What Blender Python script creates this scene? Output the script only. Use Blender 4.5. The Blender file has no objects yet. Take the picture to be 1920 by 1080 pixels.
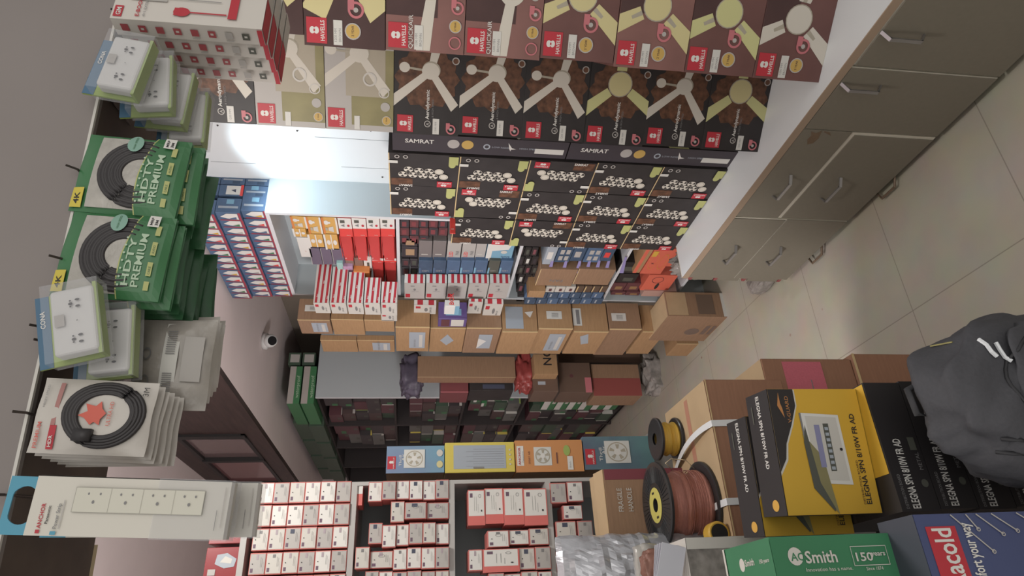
import bpy, math, random
from mathutils import Vector, Matrix

# ------------------------------------------------------------------ camera, world, lights, exposure
scene = bpy.context.scene
COL = scene.collection
FP = 1232.0                      # focal length in pixels of a 1920 wide frame
CAMZ = 2.032
_dz = Vector((-195, 8440, 1232)).normalized()
_dy = Vector((-660, -195, 1232)).normalized()
_dy = (_dy - _dz * _dy.dot(_dz)).normalized()
_up = -_dz
_dx = _dy.cross(_up)
if _dx[0] < 0: _dx = -_dx
RW = Matrix((_dx, _dy, _up))     # world = RW @ (upright camera: x right, y down, z forward)
cd = bpy.data.cameras.new('camera'); cam = bpy.data.objects.new('camera', cd); COL.objects.link(cam)
cd.sensor_width = 36; cd.lens = FP / 1920 * 36; cd.clip_start = 0.02; cd.clip_end = 60
_r = RW.col[0]; _d = RW.col[1]; _f = RW.col[2]
M = Matrix.Identity(4)
for i in range(3):
    M[i][0] = _d[i]; M[i][1] = _r[i]; M[i][2] = -_f[i]
M[0][3] = 0; M[1][3] = 0; M[2][3] = CAMZ
cam.matrix_world = M
scene.camera = cam

w = bpy.data.worlds.new('world'); scene.world = w; w.use_nodes = True
bg = w.node_tree.nodes['Background']; bg.inputs[0].default_value = (0.95, 0.92, 0.88, 1); bg.inputs[1].default_value = 0.7

def area(name, loc, look, sx, sy, power, color):
    l = bpy.data.lights.new(name, 'AREA'); l.shape = 'RECTANGLE'; l.size = sx; l.size_y = sy
    l.energy = power; l.color = color
    o = bpy.data.objects.new(name, l); COL.objects.link(o); o.location = loc
    o.rotation_euler = (Vector(look) - Vector(loc)).to_track_quat('-Z', 'Y').to_euler()
    return o
def point_light(name, loc, power, color, r=0.08):
    l = bpy.data.lights.new(name, 'POINT'); l.energy = power; l.color = color; l.shadow_soft_size = r
    o = bpy.data.objects.new(name, l); COL.objects.link(o); o.location = loc; return o
point_light('aisle_lamp', (0.6, 1.4, 2.9), 48, (1.0, 0.96, 0.91), 0.15)
point_light('soffit_fill_light', (-0.35, 2.8, 1.95), 120, (1.0, 0.96, 0.95), 0.2)  # added fill light out of view, brightens the low ceiling, no real fitting
area('shop_front_daylight', (0.3, -1.6, 2.7), (0.7, 2.5, 1.6), 2.6, 1.6, 16, (1.0, 0.96, 0.9))
sp = bpy.data.lights.new('counter_downlight', 'SPOT'); sp.energy = 30; sp.color = (0.72, 0.9, 1.0)
sp.spot_size = math.radians(125); sp.spot_blend = 0.6; sp.shadow_soft_size = 0.05
so = bpy.data.objects.new('counter_downlight', sp); COL.objects.link(so); so.location = (1.93, 2.62, 3.05)
so.rotation_euler = (Vector((1.98, 2.62, 0)) - Vector(so.location)).to_track_quat('-Z', 'Y').to_euler()

vs = scene.view_settings
vs.view_transform = 'Standard'; vs.look = 'None'; vs.gamma = 1; vs.use_curve_mapping = False
vs.exposure = 0.1

# ------------------------------------------------------------------ pixel of the 1920x1080 photo -> point on a real plane
def W(x, y, X=None, Y=None, Z=None):
    r = RW @ Vector((1080 - y - 540, x - 960, FP))
    if X is not None: t = X / r[0]
    elif Y is not None: t = Y / r[1]
    else: t = (Z - CAMZ) / r[2]
    p = r * t
    return Vector((p[0], p[1], p[2] + CAMZ))

# ------------------------------------------------------------------ materials
MATS = {}
def lin(c):
    l_ = 0.3 * c[0] + 0.59 * c[1] + 0.11 * c[2]            # veiling haze painted into every colour: greyed, blacks lifted, whites lowered
    c = tuple(24 + (0.86 * v + 0.14 * l_) * 0.82 for v in c)
    return tuple((v / 255 / 12.92) if v / 255 <= 0.04045 else ((v / 255 + 0.055) / 1.055) ** 2.4 for v in c)
def mat(name, rgb, rough=0.6, metal=0.0, noise=0.0, nscale=30, bump=0.0, emit=0.0, alpha=1.0, spec=0.4, rgb2=None, stretch=None):
    if name in MATS: return MATS[name]
    m = bpy.data.materials.new(name); m.use_nodes = True
    nt = m.node_tree; b = nt.nodes['Principled BSDF']
    c = lin(rgb)
    b.inputs['Base Color'].default_value = (*c, 1)
    b.inputs['Roughness'].default_value = rough; b.inputs['Metallic'].default_value = metal
    b.inputs['Specular IOR Level'].default_value = spec
    if alpha < 1: b.inputs['Alpha'].default_value = alpha
    if emit > 0:
        b.inputs['Emission Color'].default_value = (*c, 1); b.inputs['Emission Strength'].default_value = emit
    if noise > 0 or bump > 0 or rgb2:
        tc = nt.nodes.new('ShaderNodeTexCoord'); n = nt.nodes.new('ShaderNodeTexNoise')
        n.inputs['Scale'].default_value = nscale; n.inputs['Detail'].default_value = 4
        src = tc.outputs['Object']
        if stretch:
            mp = nt.nodes.new('ShaderNodeMapping'); mp.inputs['Scale'].default_value = stretch
            nt.links.new(src, mp.inputs['Vector']); src = mp.outputs['Vector']
        nt.links.new(src, n.inputs['Vector'])
        if noise > 0 or rgb2:
            r = nt.nodes.new('ShaderNodeValToRGB')
            if rgb2: c2 = lin(rgb2)
            else: c2 = tuple(v * (1 - noise) for v in c)
            r.color_ramp.elements[0].position = 0.3; r.color_ramp.elements[1].position = 0.7
            r.color_ramp.elements[0].color = (*c2, 1); r.color_ramp.elements[1].color = (*c, 1)
            nt.links.new(n.outputs['Fac'], r.inputs['Fac']); nt.links.new(r.outputs['Color'], b.inputs['Base Color'])
        if bump > 0:
            bp = nt.nodes.new('ShaderNodeBump'); bp.inputs['Strength'].default_value = bump; bp.inputs['Distance'].default_value = 0.01
            nt.links.new(n.outputs['Fac'], bp.inputs['Height']); nt.links.new(bp.outputs['Normal'], b.inputs['Normal'])
    MATS[name] = m
    return m
def C(name, *rgb, **k):
    k.setdefault('rough', 0.5); return mat(name, rgb, **k)

white = C('white_print', 225, 222, 215); offwhite = C('offwhite_print', 205, 200, 190)
red = C('red_print', 200, 25, 40); black = C('black_print', 22, 18, 20)
salmon = C('salmon_print', 214, 92, 80); plum = C('plum_print', 96, 66, 88); navy_dot = C('navy_print', 52, 58, 82)
brown_dark = C('dark_brown_print', 66, 34, 32, noise=0.25, nscale=9); brown_mid = C('mid_brown_print', 110, 62, 56, noise=0.2, nscale=8)
brown_lt = C('light_brown_print', 138, 84, 76, noise=0.2, nscale=8)
mandala = C('mandala_print', 112, 62, 34, noise=0.65, nscale=45); cream = C('cream_print', 214, 200, 132)
paleyel = C('pale_yellow_print', 206, 204, 128); fanwhite = C('fan_white_print', 214, 206, 190); fandark = C('fan_shade_print', 170, 160, 138)
gold = C('gold_print', 205, 160, 62); pink = C('pink_print', 205, 100, 108); pinklabel = C('pink_label', 226, 92, 112, noise=0.12, nscale=200)
magenta = C('magenta_label', 190, 100, 140); barcode_w = C('sticker_white', 214, 212, 204); inkgrey = C('ink_grey', 120, 118, 118)
beige_g = C('beige_print', 176, 164, 140, noise=0.1, nscale=6); olive_g = C('olive_print', 150, 140, 84, noise=0.3, nscale=7); lightgrey = C('light_grey_print', 178, 172, 166)
greentag = C('green_tag', 178, 182, 96); gold_ink = C('gold_ink', 150, 106, 60)
card = C('cardboard', 176, 128, 78, rough=0.8, noise=0.14, nscale=14, bump=0.05, stretch=(1, 1, 8))
card2 = C('cardboard_dull', 152, 110, 76, rough=0.8, noise=0.14, nscale=14, bump=0.05, stretch=(1, 1, 8))
card3 = C('cardboard_pale', 196, 160, 112, rough=0.8, noise=0.1, nscale=10, bump=0.05)  # pale cardboard, also painted on carton tops for light from above
cardr = C('cardboard_reddish', 160, 104, 72, rough=0.8, noise=0.12, nscale=12, bump=0.05, stretch=(1, 1, 10))
tape = C('clear_tape', 190, 170, 140, rough=0.15, alpha=0.55); carded = C('carton_edge', 214, 180, 120, rough=0.8)
maroon = C('maroon_band', 120, 34, 46); yellow = C('yellow_print', 226, 170, 36); yellow2 = C('lemon_print', 220, 196, 62)
yelbox = C('amber_print', 232, 172, 20, noise=0.12, nscale=5); orangebox = C('orange_print', 214, 132, 62); teal = C('teal_print', 60, 132, 146)
tealb = C('teal_violet_print', 100, 160, 186, rgb2=(112, 122, 168), nscale=4); navyteal = C('navy_teal_print', 84, 140, 142, rgb2=(70, 84, 112), nscale=5)
greenbox = C('green_box', 34, 120, 70, noise=0.1, nscale=8); blueb = C('navy_box', 54, 66, 118, noise=0.12, nscale=6); navydull = C('navy_dull', 48, 52, 66)
blk = C('black_box', 34, 28, 28, noise=0.3, nscale=10); silverg = C('printed_grey', 160, 170, 182); dkgrey = C('dark_grey_print', 70, 72, 62)
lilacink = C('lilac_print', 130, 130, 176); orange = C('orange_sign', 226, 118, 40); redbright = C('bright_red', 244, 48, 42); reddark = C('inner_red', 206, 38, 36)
bluebx = C('blue_carton', 66, 98, 140, noise=0.15, nscale=14); bluelt = C('light_blue_carton', 110, 168, 200); bluedk = C('dark_blue_carton', 52, 78, 112, noise=0.3, nscale=20)
limeg = C('lime_green', 150, 178, 70); cardblue = C('card_blue', 52, 98, 134); hdgreen = C('foil_green', 40, 112, 56, rough=0.3, noise=0.15, nscale=12)
hdgreen2 = C('foil_green_deep', 30, 92, 46, rough=0.3, noise=0.3, nscale=25, bump=0.2); mint = C('mint_sticker', 120, 170, 150)
hdink = C('mint_ink', 176, 204, 170); signyel = C('sign_yellow', 214, 190, 40); clearw = C('clear_window', 188, 182, 172, rough=0.15, noise=0.25, nscale=40, bump=0.3)
cableblack = C('cable_black', 34, 30, 32, rough=0.45); plasticw = C('plastic_white', 216, 214, 212, rough=0.3); hole = C('socket_hole', 40, 38, 40)
polyw = C('poly_bag_white', 206, 198, 188, rough=0.25, noise=0.12, nscale=18, bump=0.3); skyblue = C('header_blue', 58, 152, 186, rough=0.4)
clearfilm = C('clear_film', 214, 214, 220, rough=0.1, alpha=0.22); greenw = C('green_carton', 44, 118, 62); violet = C('violet_carton', 84, 58, 128)
lilac = C('lilac_flap', 140, 126, 190); mar2 = C('maroon_carton', 92, 40, 44); tanlt = C('tan_inner', 170, 130, 90, rough=0.8)
metal = C('brushed_metal', 190, 190, 196, rough=0.28, metal=0.9); nail_m = C('nail_metal', 70, 60, 56, rough=0.4, metal=0.8)

# ------------------------------------------------------------------ mesh builder
_txt = {}
def text_geo(s, bold=False):
    key = (s, bold)
    if key in _txt: return _txt[key]
    cu = bpy.data.curves.new('t', 'FONT'); cu.body = s; cu.size = 1.0; cu.resolution_u = 2; cu.fill_mode = 'FRONT'
    if bold: cu.offset = 0.018
    o = bpy.data.objects.new('t', cu); COL.objects.link(o)
    me = bpy.data.meshes.new_from_object(o)
    vs_ = [(v.co.x, v.co.y) for v in me.vertices]; fs = [tuple(p.vertices) for p in me.polygons]
    bpy.data.objects.remove(o); bpy.data.curves.remove(cu); bpy.data.meshes.remove(me)
    x0 = min(v[0] for v in vs_); x1 = max(v[0] for v in vs_); y1 = max(v[1] for v in vs_); y0 = min(v[1] for v in vs_)
    h = 0.7
    vs_ = [((x - x0) / h, y / h) for x, y in vs_]
    _txt[key] = (vs_, fs, (x1 - x0) / h)
    return _txt[key]

class MB:
    def __init__(s): s.v = []; s.f = []; s.m = []; s.ms = []
    def mi(s, m):
        if m not in s.ms: s.ms.append(m)
        return s.ms.index(m)
    def add(s, verts, faces, m):
        o = len(s.v); s.v += [tuple(q) for q in verts]; k = s.mi(m)
        for f in faces: s.f.append(tuple(i + o for i in f)); s.m.append(k)
    def box(s, x0, y0, z0, x1, y1, z1, m, top=None, front=None, left=None, bottom=None, skip=()):
        V = [(x0, y0, z0), (x1, y0, z0), (x1, y1, z0), (x0, y1, z0), (x0, y0, z1), (x1, y0, z1), (x1, y1, z1), (x0, y1, z1)]
        F = {'B': (0, 3, 2, 1), 'T': (4, 5, 6, 7), 'F': (0, 1, 5, 4), 'R': (1, 2, 6, 5), 'K': (2, 3, 7, 6), 'L': (3, 0, 4, 7)}
        o = len(s.v); s.v += V
        for k, f in F.items():
            if k in skip: continue
            mm = {'T': top, 'F': front, 'L': left, 'B': bottom}.get(k) or m
            s.f.append(tuple(i + o for i in f)); s.m.append(s.mi(mm))
    def tube(s, pts, r, m, n=8, closed=False):
        pts = [Vector(p) for p in pts]; L = len(pts); rings = []
        rr = r if isinstance(r, (list, tuple)) else [r] * L
        ref = Vector((0, 0, 1))
        for i, p in enumerate(pts):
            a = pts[(i - 1) % L] if (closed or i > 0) else p; b = pts[(i + 1) % L] if (closed or i < L - 1) else p
            t = (b - a).normalized(); q = ref if abs(t.dot(ref)) < 0.9 else Vector((1, 0, 0))
            u = t.cross(q).normalized(); v = t.cross(u)
            rings.append([p + (u * math.cos(2 * math.pi * j / n) + v * math.sin(2 * math.pi * j / n)) * rr[i] for j in range(n)])
        V = [q for ring in rings for q in ring]; F = []
        for i in range(L if closed else L - 1):
            i2 = (i + 1) % L
            for j in range(n):
                F.append((i * n + j, i * n + (j + 1) % n, i2 * n + (j + 1) % n, i2 * n + j))
        if not closed:
            F.append(tuple(range(n))[::-1]); F.append(tuple((L - 1) * n + j for j in range(n)))
        s.add(V, F, m)
    def lathe(s, prof, m, n=40, c=(0, 0, 0)):
        V = []; F = []; P = len(prof)
        for i in range(n):
            a = 2 * math.pi * i / n
            for r, z in prof: V.append((c[0] + r * math.cos(a), c[1] + r * math.sin(a), c[2] + z))
        for i in range(n):
            for j in range(P - 1):
                F.append((i * P + j, ((i + 1) % n) * P + j, ((i + 1) % n) * P + j + 1, i * P + j + 1))
        s.add(V, F, m)
    def build(s, name, parent=None, smooth=False, bevel=0.0):
        me = bpy.data.meshes.new(name); me.from_pydata(s.v, [], s.f)
        for m in s.ms: me.materials.append(m)
        me.polygons.foreach_set('material_index', s.m)
        if smooth: me.polygons.foreach_set('use_smooth', [True] * len(me.polygons))
        me.update()
        o = bpy.data.objects.new(name, me); COL.objects.link(o)
        if parent: o.parent = parent
        if bevel:
            b = o.modifiers.new('b', 'BEVEL'); b.width = bevel; b.limit_method = 'ANGLE'; b.segments = 1
        return o

def tag(o, label=None, cat=None, group=None, kind=None):
    if label: o['label'] = label
    if cat: o['category'] = cat
    if group: o['group'] = group
    if kind: o['kind'] = kind
    return o
def empty(name, loc, rz=0, label=None, cat=None, group=None):
    o = bpy.data.objects.new(name, None); COL.objects.link(o); o.location = loc; o.rotation_euler = (0, 0, rz); o.empty_display_size = 0.05
    return tag(o, label, cat, group)
def struct(mb, name, **k):
    return tag(mb.build(name, **k), kind='structure')
ORD = ['first', 'second', 'third', 'fourth', 'fifth', 'sixth', 'seventh', 'eighth', 'ninth', 'tenth', 'eleventh', 'twelfth', 'thirteenth', 'fourteenth']

# art: items in face coordinates 0..1 ; frame = origin, u, v, n with full face lengths w,h
def art(mb, org, u, v, n, w_, h_, items, off=0.0006, bump=None):
    org = Vector(org); u = Vector(u); v = Vector(v); n = Vector(n); k = 0
    def P(x, y, lay):
        e = bump(x, y) if bump else 0
        return org + u * (x * w_) + v * (y * h_) + n * (off + 0.00035 * lay + e)
    for it in items:
        t = it[0]; m = it[1]; k += 1; lay = k if k < 4 else 4 + (k - 4) * .22
        if t == 'r':
            _, _, x0, y0, x1, y1 = it; N = 6 if bump else 1
            V = [P(x0 + (x1 - x0) * i / N, y0 + (y1 - y0) * j / N, lay) for j in range(N + 1) for i in range(N + 1)]
            F = [(j * (N + 1) + i, j * (N + 1) + i + 1, (j + 1) * (N + 1) + i + 1, (j + 1) * (N + 1) + i) for j in range(N) for i in range(N)]
            mb.add(V, F, m)
        elif t == 'p':
            pts = it[2]; mb.add([P(a, b, lay) for a, b in pts], [tuple(range(len(pts)))], m)
        elif t == 'e':
            _, _, cx, cy, rx, ry = it; N = 20; R_ = 3 if bump else 1
            V = [P(cx, cy, lay)]; F = []
            for q in range(1, R_ + 1):
                V += [P(cx + rx * q / R_ * math.cos(2 * math.pi * i / N), cy + ry * q / R_ * math.sin(2 * math.pi * i / N), lay) for i in range(N)]
            for i in range(N): F.append((0, 1 + i, 1 + (i + 1) % N))
            for q in range(1, R_):
                a = 1 + (q - 1) * N; b = a + N
                for i in range(N): F.append((a + i, b + i, b + (i + 1) % N, a + (i + 1) % N))
            mb.add(V, F, m)
        elif t == 'o':      # ring
            _, _, cx, cy, rx, ry, th = it; N = 24
            V = []
            for q in (1 - th, 1):
                V += [P(cx + rx * q * math.cos(2 * math.pi * i / N), cy + ry * q * math.sin(2 * math.pi * i / N), lay) for i in range(N)]
            mb.add(V, [(i, (i + 1) % N, N + (i + 1) % N, N + i) for i in range(N)], m)
        elif t == 't':      # text: mat, string, x, y, cap height (fraction of h), rot deg, bold, max width fraction of face w
            _, _, s, x, y, hh, rot, *rest = it; bold = rest[0] if rest else False
            V2, F, wd = text_geo(s, bold); sz = hh * h_; sx = sz
            if len(rest) > 1 and rest[1]: sx = rest[1] * (w_ if rot % 180 == 0 else h_) / wd
            a = math.radians(rot); ca, sa = math.cos(a), math.sin(a)
            V = []
            for px, py in V2:
                px *= sx; py *= sz
                V.append(P(x + (px * ca - py * sa) / w_, y + (px * sa + py * ca) / h_, lay))
            mb.add(V, F, m)

FACES = {
    'F': lambda w, d, h: ((-w/2, -d/2, 0), (1, 0, 0), (0, 0, 1), (0, -1, 0), w, h),
    'L': lambda w, d, h: ((-w/2, d/2, 0), (0, -1, 0), (0, 0, 1), (-1, 0, 0), d, h),
    'T': lambda w, d, h: ((-w/2, -d/2, h), (1, 0, 0), (0, 1, 0), (0, 0, 1), w, d),
    'B': lambda w, d, h: ((-w/2, d/2, 0), (1, 0, 0), (0, -1, 0), (0, 0, -1), w, d),
    'R': lambda w, d, h: ((w/2, -d/2, 0), (0, 1, 0), (0, 0, 1), (1, 0, 0), d, h)}
def boxmb(w, d, h, m, arts=None, **fm):
    mb = MB(); mb.box(-w/2, -d/2, 0, w/2, d/2, h, m, **fm)
    for f, items in (arts or {}).items():
        art(mb, *FACES[f](w, d, h), items)
    return mb
def thingbox(name, label, cat, c, w, d, h, m, arts=None, group=None, rz=0, bevel=0.0015, rx=0, ry=0, **fm):
    """c = base centre"""
    o = boxmb(w, d, h, m, arts, **fm).build(name, bevel=bevel)
    o.location = c; o.rotation_euler = (rx, ry, rz)
    return tag(o, label, cat, group)
def lbox(name, label, cat, x0, x1, y0, y1, X, depth, m, arts=None, group=None, **k):
    """box whose aisle (-X) face lies on plane X and spans photo columns x0..x1 and rows y0..y1"""
    xm = (x0 + x1) / 2
    A = W(xm, y0, X=X); B = W(xm, y1, X=X); T_ = W(x0, (y0 + y1) / 2, X=X); Bo = W(x1, (y0 + y1) / 2, X=X)
    return thingbox(name, label, cat, (X + depth/2, (A.y + B.y)/2, Bo.z), depth, abs(B.y - A.y) - .001, T_.z - Bo.z - .001, m, arts, group, **k)
def fbox(name, label, cat, x0, x1, y0, y1, Y, depth, m, arts=None, group=None, **k):
    """box whose camera-facing (-Y) face lies on plane Y and spans photo columns x0..x1 and rows y0..y1"""
    ym = (y0 + y1) / 2; xm = (x0 + x1) / 2
    A = W(xm, y0, Y=Y); B = W(xm, y1, Y=Y); T_ = W(x0, ym, Y=Y); Bo = W(x1, ym, Y=Y)
    return thingbox(name, label, cat, ((A.x + B.x)/2, Y + depth/2, Bo.z), abs(A.x - B.x) - .001, depth, T_.z - Bo.z - .001, m, arts, group, **k)
def ebox(name, label, cat, x0, x1, ynear, yedge, yfar, X, m, arts=None, group=None, **k):
    """box with its -X/-Y corner edge on plane X at row yedge; -Y face runs to ynear, -X face to yfar"""
    xm = (x0 + x1) / 2; E = W(xm, yedge, X=X); T_ = W(x0, yedge, X=X); Bo = W(x1, yedge, X=X)
    wx = W(xm, ynear, Y=E.y).x - X; wy = W(xm, yfar, X=X).y - E.y
    return thingbox(name, label, cat, (X + wx/2, E.y + wy/2, Bo.z), wx - .002, wy - .002, T_.z - Bo.z - .001, m, arts, group, **k)

# ================================================================== large structure
FL = 0.06
def tile_mat():
    m = bpy.data.materials.new('floor_tile'); m.use_nodes = True; nt = m.node_tree; b = nt.nodes['Principled BSDF']
    tc = nt.nodes.new('ShaderNodeTexCoord'); br = nt.nodes.new('ShaderNodeTexBrick')
    br.offset = 0; br.inputs['Scale'].default_value = 1; br.inputs['Brick Width'].default_value = 0.6; br.inputs['Row Height'].default_value = 0.6
    br.inputs['Mortar Size'].default_value = 0.0022
    br.inputs['Color1'].default_value = (*lin((190, 180, 158)), 1); br.inputs['Color2'].default_value = (*lin((186, 177, 156)), 1)
    br.inputs['Mortar'].default_value = (*lin((150, 140, 122)), 1)
    mp = nt.nodes.new('ShaderNodeMapping'); mp.inputs['Location'].default_value = (0.13, 0.28, 0)
    nt.links.new(tc.outputs['Object'], mp.inputs['Vector']); nt.links.new(mp.outputs['Vector'], br.inputs['Vector'])
    n = nt.nodes.new('ShaderNodeTexNoise'); n.inputs['Scale'].default_value = 7; n.inputs['Detail'].default_value = 6
    nt.links.new(mp.outputs['Vector'], n.inputs['Vector'])
    mx = nt.nodes.new('ShaderNodeMix'); mx.data_type = 'RGBA'; mx.blend_type = 'MULTIPLY'; mx.inputs['Factor'].default_value = 0.25
    nt.links.new(br.outputs['Color'], mx.inputs['A']); nt.links.new(n.outputs['Color'], mx.inputs['B'])
    v = nt.nodes.new('ShaderNodeTexVoronoi'); v.inputs['Scale'].default_value = 4.2; v.inputs['Randomness'].default_value = 1
    nt.links.new(mp.outputs['Vector'], v.inputs['Vector'])
    r = nt.nodes.new('ShaderNodeValToRGB'); r.color_ramp.elements[0].position = 0.02; r.color_ramp.elements[0].color = (1, 1, 1, 1)
    r.color_ramp.elements[1].position = 0.05; r.color_ramp.elements[1].color = (0, 0, 0, 1)
    nt.links.new(v.outputs['Distance'], r.inputs['Fac'])
    m2 = nt.nodes.new('ShaderNodeMix'); m2.data_type = 'RGBA'; m2.inputs['B'].default_value = (*lin((140, 90, 70)), 1)
    nt.links.new(r.outputs['Color'], m2.inputs['Factor']); nt.links.new(mx.outputs['Result'], m2.inputs['A'])
    nt.links.new(m2.outputs['Result'], b.inputs['Base Color'])
    b.inputs['Roughness'].default_value = 0.32; b.inputs['Specular IOR Level'].default_value = 0.35
    return m
wallw = C('white_wall_panel', 214, 218, 220, rough=0.45); wallg = C('grey_paint', 134, 124, 120, rough=0.8, noise=0.06, nscale=5)
wallm = C('mauve_grey_paint', 250, 230, 228, rough=0.8, noise=0.05, nscale=3); wallb = C('brownish_paint', 130, 116, 100, rough=0.85, noise=0.1, nscale=3)
wood = C('dark_wood', 60, 38, 34, rough=0.5, noise=0.5, nscale=6, stretch=(1, 0.6, 6)); woodd = C('dark_wood_soffit', 48, 32, 30, rough=0.6, noise=0.4, nscale=9, rgb2=(84, 66, 52))
lamin = C('cabinet_laminate', 124, 116, 98, rough=0.5, noise=0.05, nscale=60); carcass = C('cabinet_white_edge', 222, 216, 196, rough=0.5)
edgeb = C('counter_edge_brown', 168, 140, 112, rough=0.5); ctop = C('counter_white', 222, 226, 228, rough=0.3)
shelfg = C('shelf_grey_laminate', 176, 172, 168, rough=0.5); shelfw = C('shelf_white_edge', 220, 222, 226, rough=0.4)
shelfin = C('shelf_back_grey', 132, 138, 140, rough=0.6); paleside = C('shelf_side_pale', 186, 196, 200, rough=0.5)
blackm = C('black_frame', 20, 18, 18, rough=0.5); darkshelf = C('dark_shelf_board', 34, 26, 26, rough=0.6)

mb = MB(); mb.box(-2.2, -2.5, -0.04, 2.9, 9.1, FL, tile_mat()); struct(mb, 'floor')
mb = MB()
mb.box(2.18, -1.0, FL, 2.3, 3.95, 4.0, wallw)
struct(mb, 'wall_right')
mb = MB(); mb.box(2.66, 3.95, FL, 2.8, 9.1, 3.2, wallb); struct(mb, 'wall_right_rear')
mb = MB(); mb.box(2.18, 3.9, FL, 2.8, 3.95, 3.2, wallb); struct(mb, 'wall_right_return')
mb = MB(); mb.box(-2.2, 8.98, FL, 2.8, 9.1, 4.0, wallm); struct(mb, 'wall_rear')
mb = MB(); mb.box(-2.2, 0.95, FL, -2.1, 9.0, 4.0, wallm); struct(mb, 'wall_left')
mb = MB(); mb.box(-2.2, 0.9, 4.0, 2.8, 9.1, 4.1, wallm); struct(mb, 'ceiling')
mb = MB(); mb.box(1.5, 1.05, 3.18, 2.8, 8.98, 3.22, wallm); struct(mb, 'ceiling_low')
# loft fascia: dark wood band with black framed panes above it
t = tag(empty('loft_fascia', (1.46, 5, 3.18)), kind='structure')
def sub(mb, name, par, **k):
    o = mb.build(name, **k); o.parent = par; o.matrix_parent_inverse = Matrix.Translation(-Vector(par.location)) if par.rotation_euler.z == 0 else par.matrix_world.inverted(); return o
mb = MB(); mb.box(1.46, 1.05, 3.18, 1.5, 8.98, 3.31, wood); mb.box(1.46, 1.05, 3.31, 1.5, 5.22, 4.0, wood); mb.box(1.46, 5.22, 3.82, 1.5, 8.98, 4.0, wood); sub(mb, 'panelling', t)
pane = C('loft_glass', 118, 92, 92, rough=0.12, spec=0.8); pane2 = C('loft_glass_pink_reflection', 128, 70, 72, rough=0.12, spec=0.8)  # pinkish reflections painted into the opaque pane colour
for i, (a, b_) in enumerate([(5.3, 6.0), (6.06, 7.0), (7.06, 8.2)]):
    mb = MB(); mb.box(1.475, a, 3.34, 1.485, b_, 3.8, [pane, pane2, pane2][i]); sub(mb, 'glass_pane', t)
mb = MB()
for a in (5.22, 6.0, 7.0, 8.2): mb.box(1.44, a, 3.31, 1.5, a + 0.08 if a == 5.22 else a + 0.06, 3.82, blackm)
mb.box(1.45, 5.22, 3.31, 1.5, 8.98, 3.34, blackm); mb.box(1.45, 5.22, 3.8, 1.5, 8.98, 3.83, blackm); sub(mb, 'black_frame', t)

# lintel over the shop opening, turned a little
LA = Vector((0.11, 0.845)); LB = Vector((0.79, 0.752)); ld = (LB - LA).normalized(); LZ = 2.482
LROT = math.atan2(ld.y, ld.x)
mb = MB(); mb.box(-2.2, 0, 0, 2.0, 0.014, 1.6, wallg)
mb.box(-2.2, 0.014, 0.0, 2.0, 0.24, 0.03, woodd)
mb.box(-2.2, 0.2, 0.03, 2.0, 0.24, 1.6, woodd)
o = struct(mb, 'wall_front_lintel'); o.location = (LA.x, LA.y, LZ); o.rotation_euler = (0, 0, LROT)
mb = MB(); mb.box(-2.2, -0.0015, -0.002, 2.0, 0.003, 0.0015, C('lintel_bright_edge', 210, 205, 196)); o = struct(mb, 'trim_1'); o.location = (LA.x, LA.y, LZ); o.rotation_euler = (0, 0, LROT)

# white wall panel behind the counter, screws and joints
t = tag(empty('wall_panelling', (2.17, 2.4, FL)), kind='structure')
mb = MB(); mb.box(2.165, -0.5, FL, 2.18, 2.955, 3.18, wallw); sub(mb, 'panel_board', t)
mb = MB()
seam = C('panel_seam', 120, 128, 132)
for (px0, px1, py) in ((590, 735, 260), (395, 480, 306), (640, 738, 316)):
    A = W(px0, py - 3, X=2.164); B = W(px1, py + 2, X=2.164)
    mb.box(2.1642, A.y - .0012, B.z, 2.166, A.y + .0012, A.z, seam)
sub(mb, 'panel_joint', t)
for (px, py) in ((557, 245), (695, 245), (408, 235), (717, 332), (706, 349)):
    A = W(px, py, X=2.164); mb = MB(); mb.lathe([(0, .0035), (.004, .003), (.005, 0)], nail_m, n=10)
    o = mb.build('screw'); o.rotation_euler = (0, -math.pi/2, 0); o.location = (-0.006, A.y - 2.4, A.z - FL); o.parent = t

# ================================================================== counter and cabinets
def handle(par, c, L, vertical, X):
    """bracket pull; c=(y,z) centre on front plane X"""
    mb = MB(); pr = 0.032; s_ = L / 2; ins = 0.012
    prof = [(0, -s_), (pr, -s_ + ins + .008), (pr, s_ - ins - .008), (0, s_)]
    pts = []
    wdt = 0.006; th = 0.0055
    for k in range(3):
        a = prof[k]; b2 = prof[k + 1]
        d = Vector((b2[0] - a[0], b2[1] - a[1])).normalized(); nn = Vector((-d.y, d.x)) * th
        quad = []
        for s2 in (-wdt, wdt):
            for q in (Vector(a) - nn * .5 - d * (.002 if k else 0), Vector(b2) - nn * .5 + d * (.002 if k < 2 else 0), Vector(b2) + nn * .5 + d * (.002 if k < 2 else 0), Vector(a) + nn * .5 - d * (.002 if k else 0)):
                out, al = q
                quad.append((X - out, c[0] + s2, c[1] + al) if vertical else (X - out, c[0] + al, c[1] + s2))
        mb.add(quad, [(0, 1, 2, 3), (7, 6, 5, 4), (0, 4, 5, 1), (1, 5, 6, 2), (2, 6, 7, 3), (3, 7, 4, 0)], metal)
    o = mb.build('handle'); o.parent = par; return o
def _abs(o):
    v = Vector((0, 0, 0))
    while o: v = v + o.location; o = o.parent
    return v
XC = 1.6
mb = MB(); mb.box(XC - .012, -0.6, .662, 2.163, 2.818, .672, ctop); mb.box(XC - .016, -0.6, .642, XC - .002, 2.82, .6718, edgeb); mb.box(XC - .002, -0.6, .642, 2.163, 2.818, .662, carcass)
o = mb.build('countertop'); tag(o, 'long white countertop with brown front edge carrying the fan boxes', 'countertop')
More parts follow.
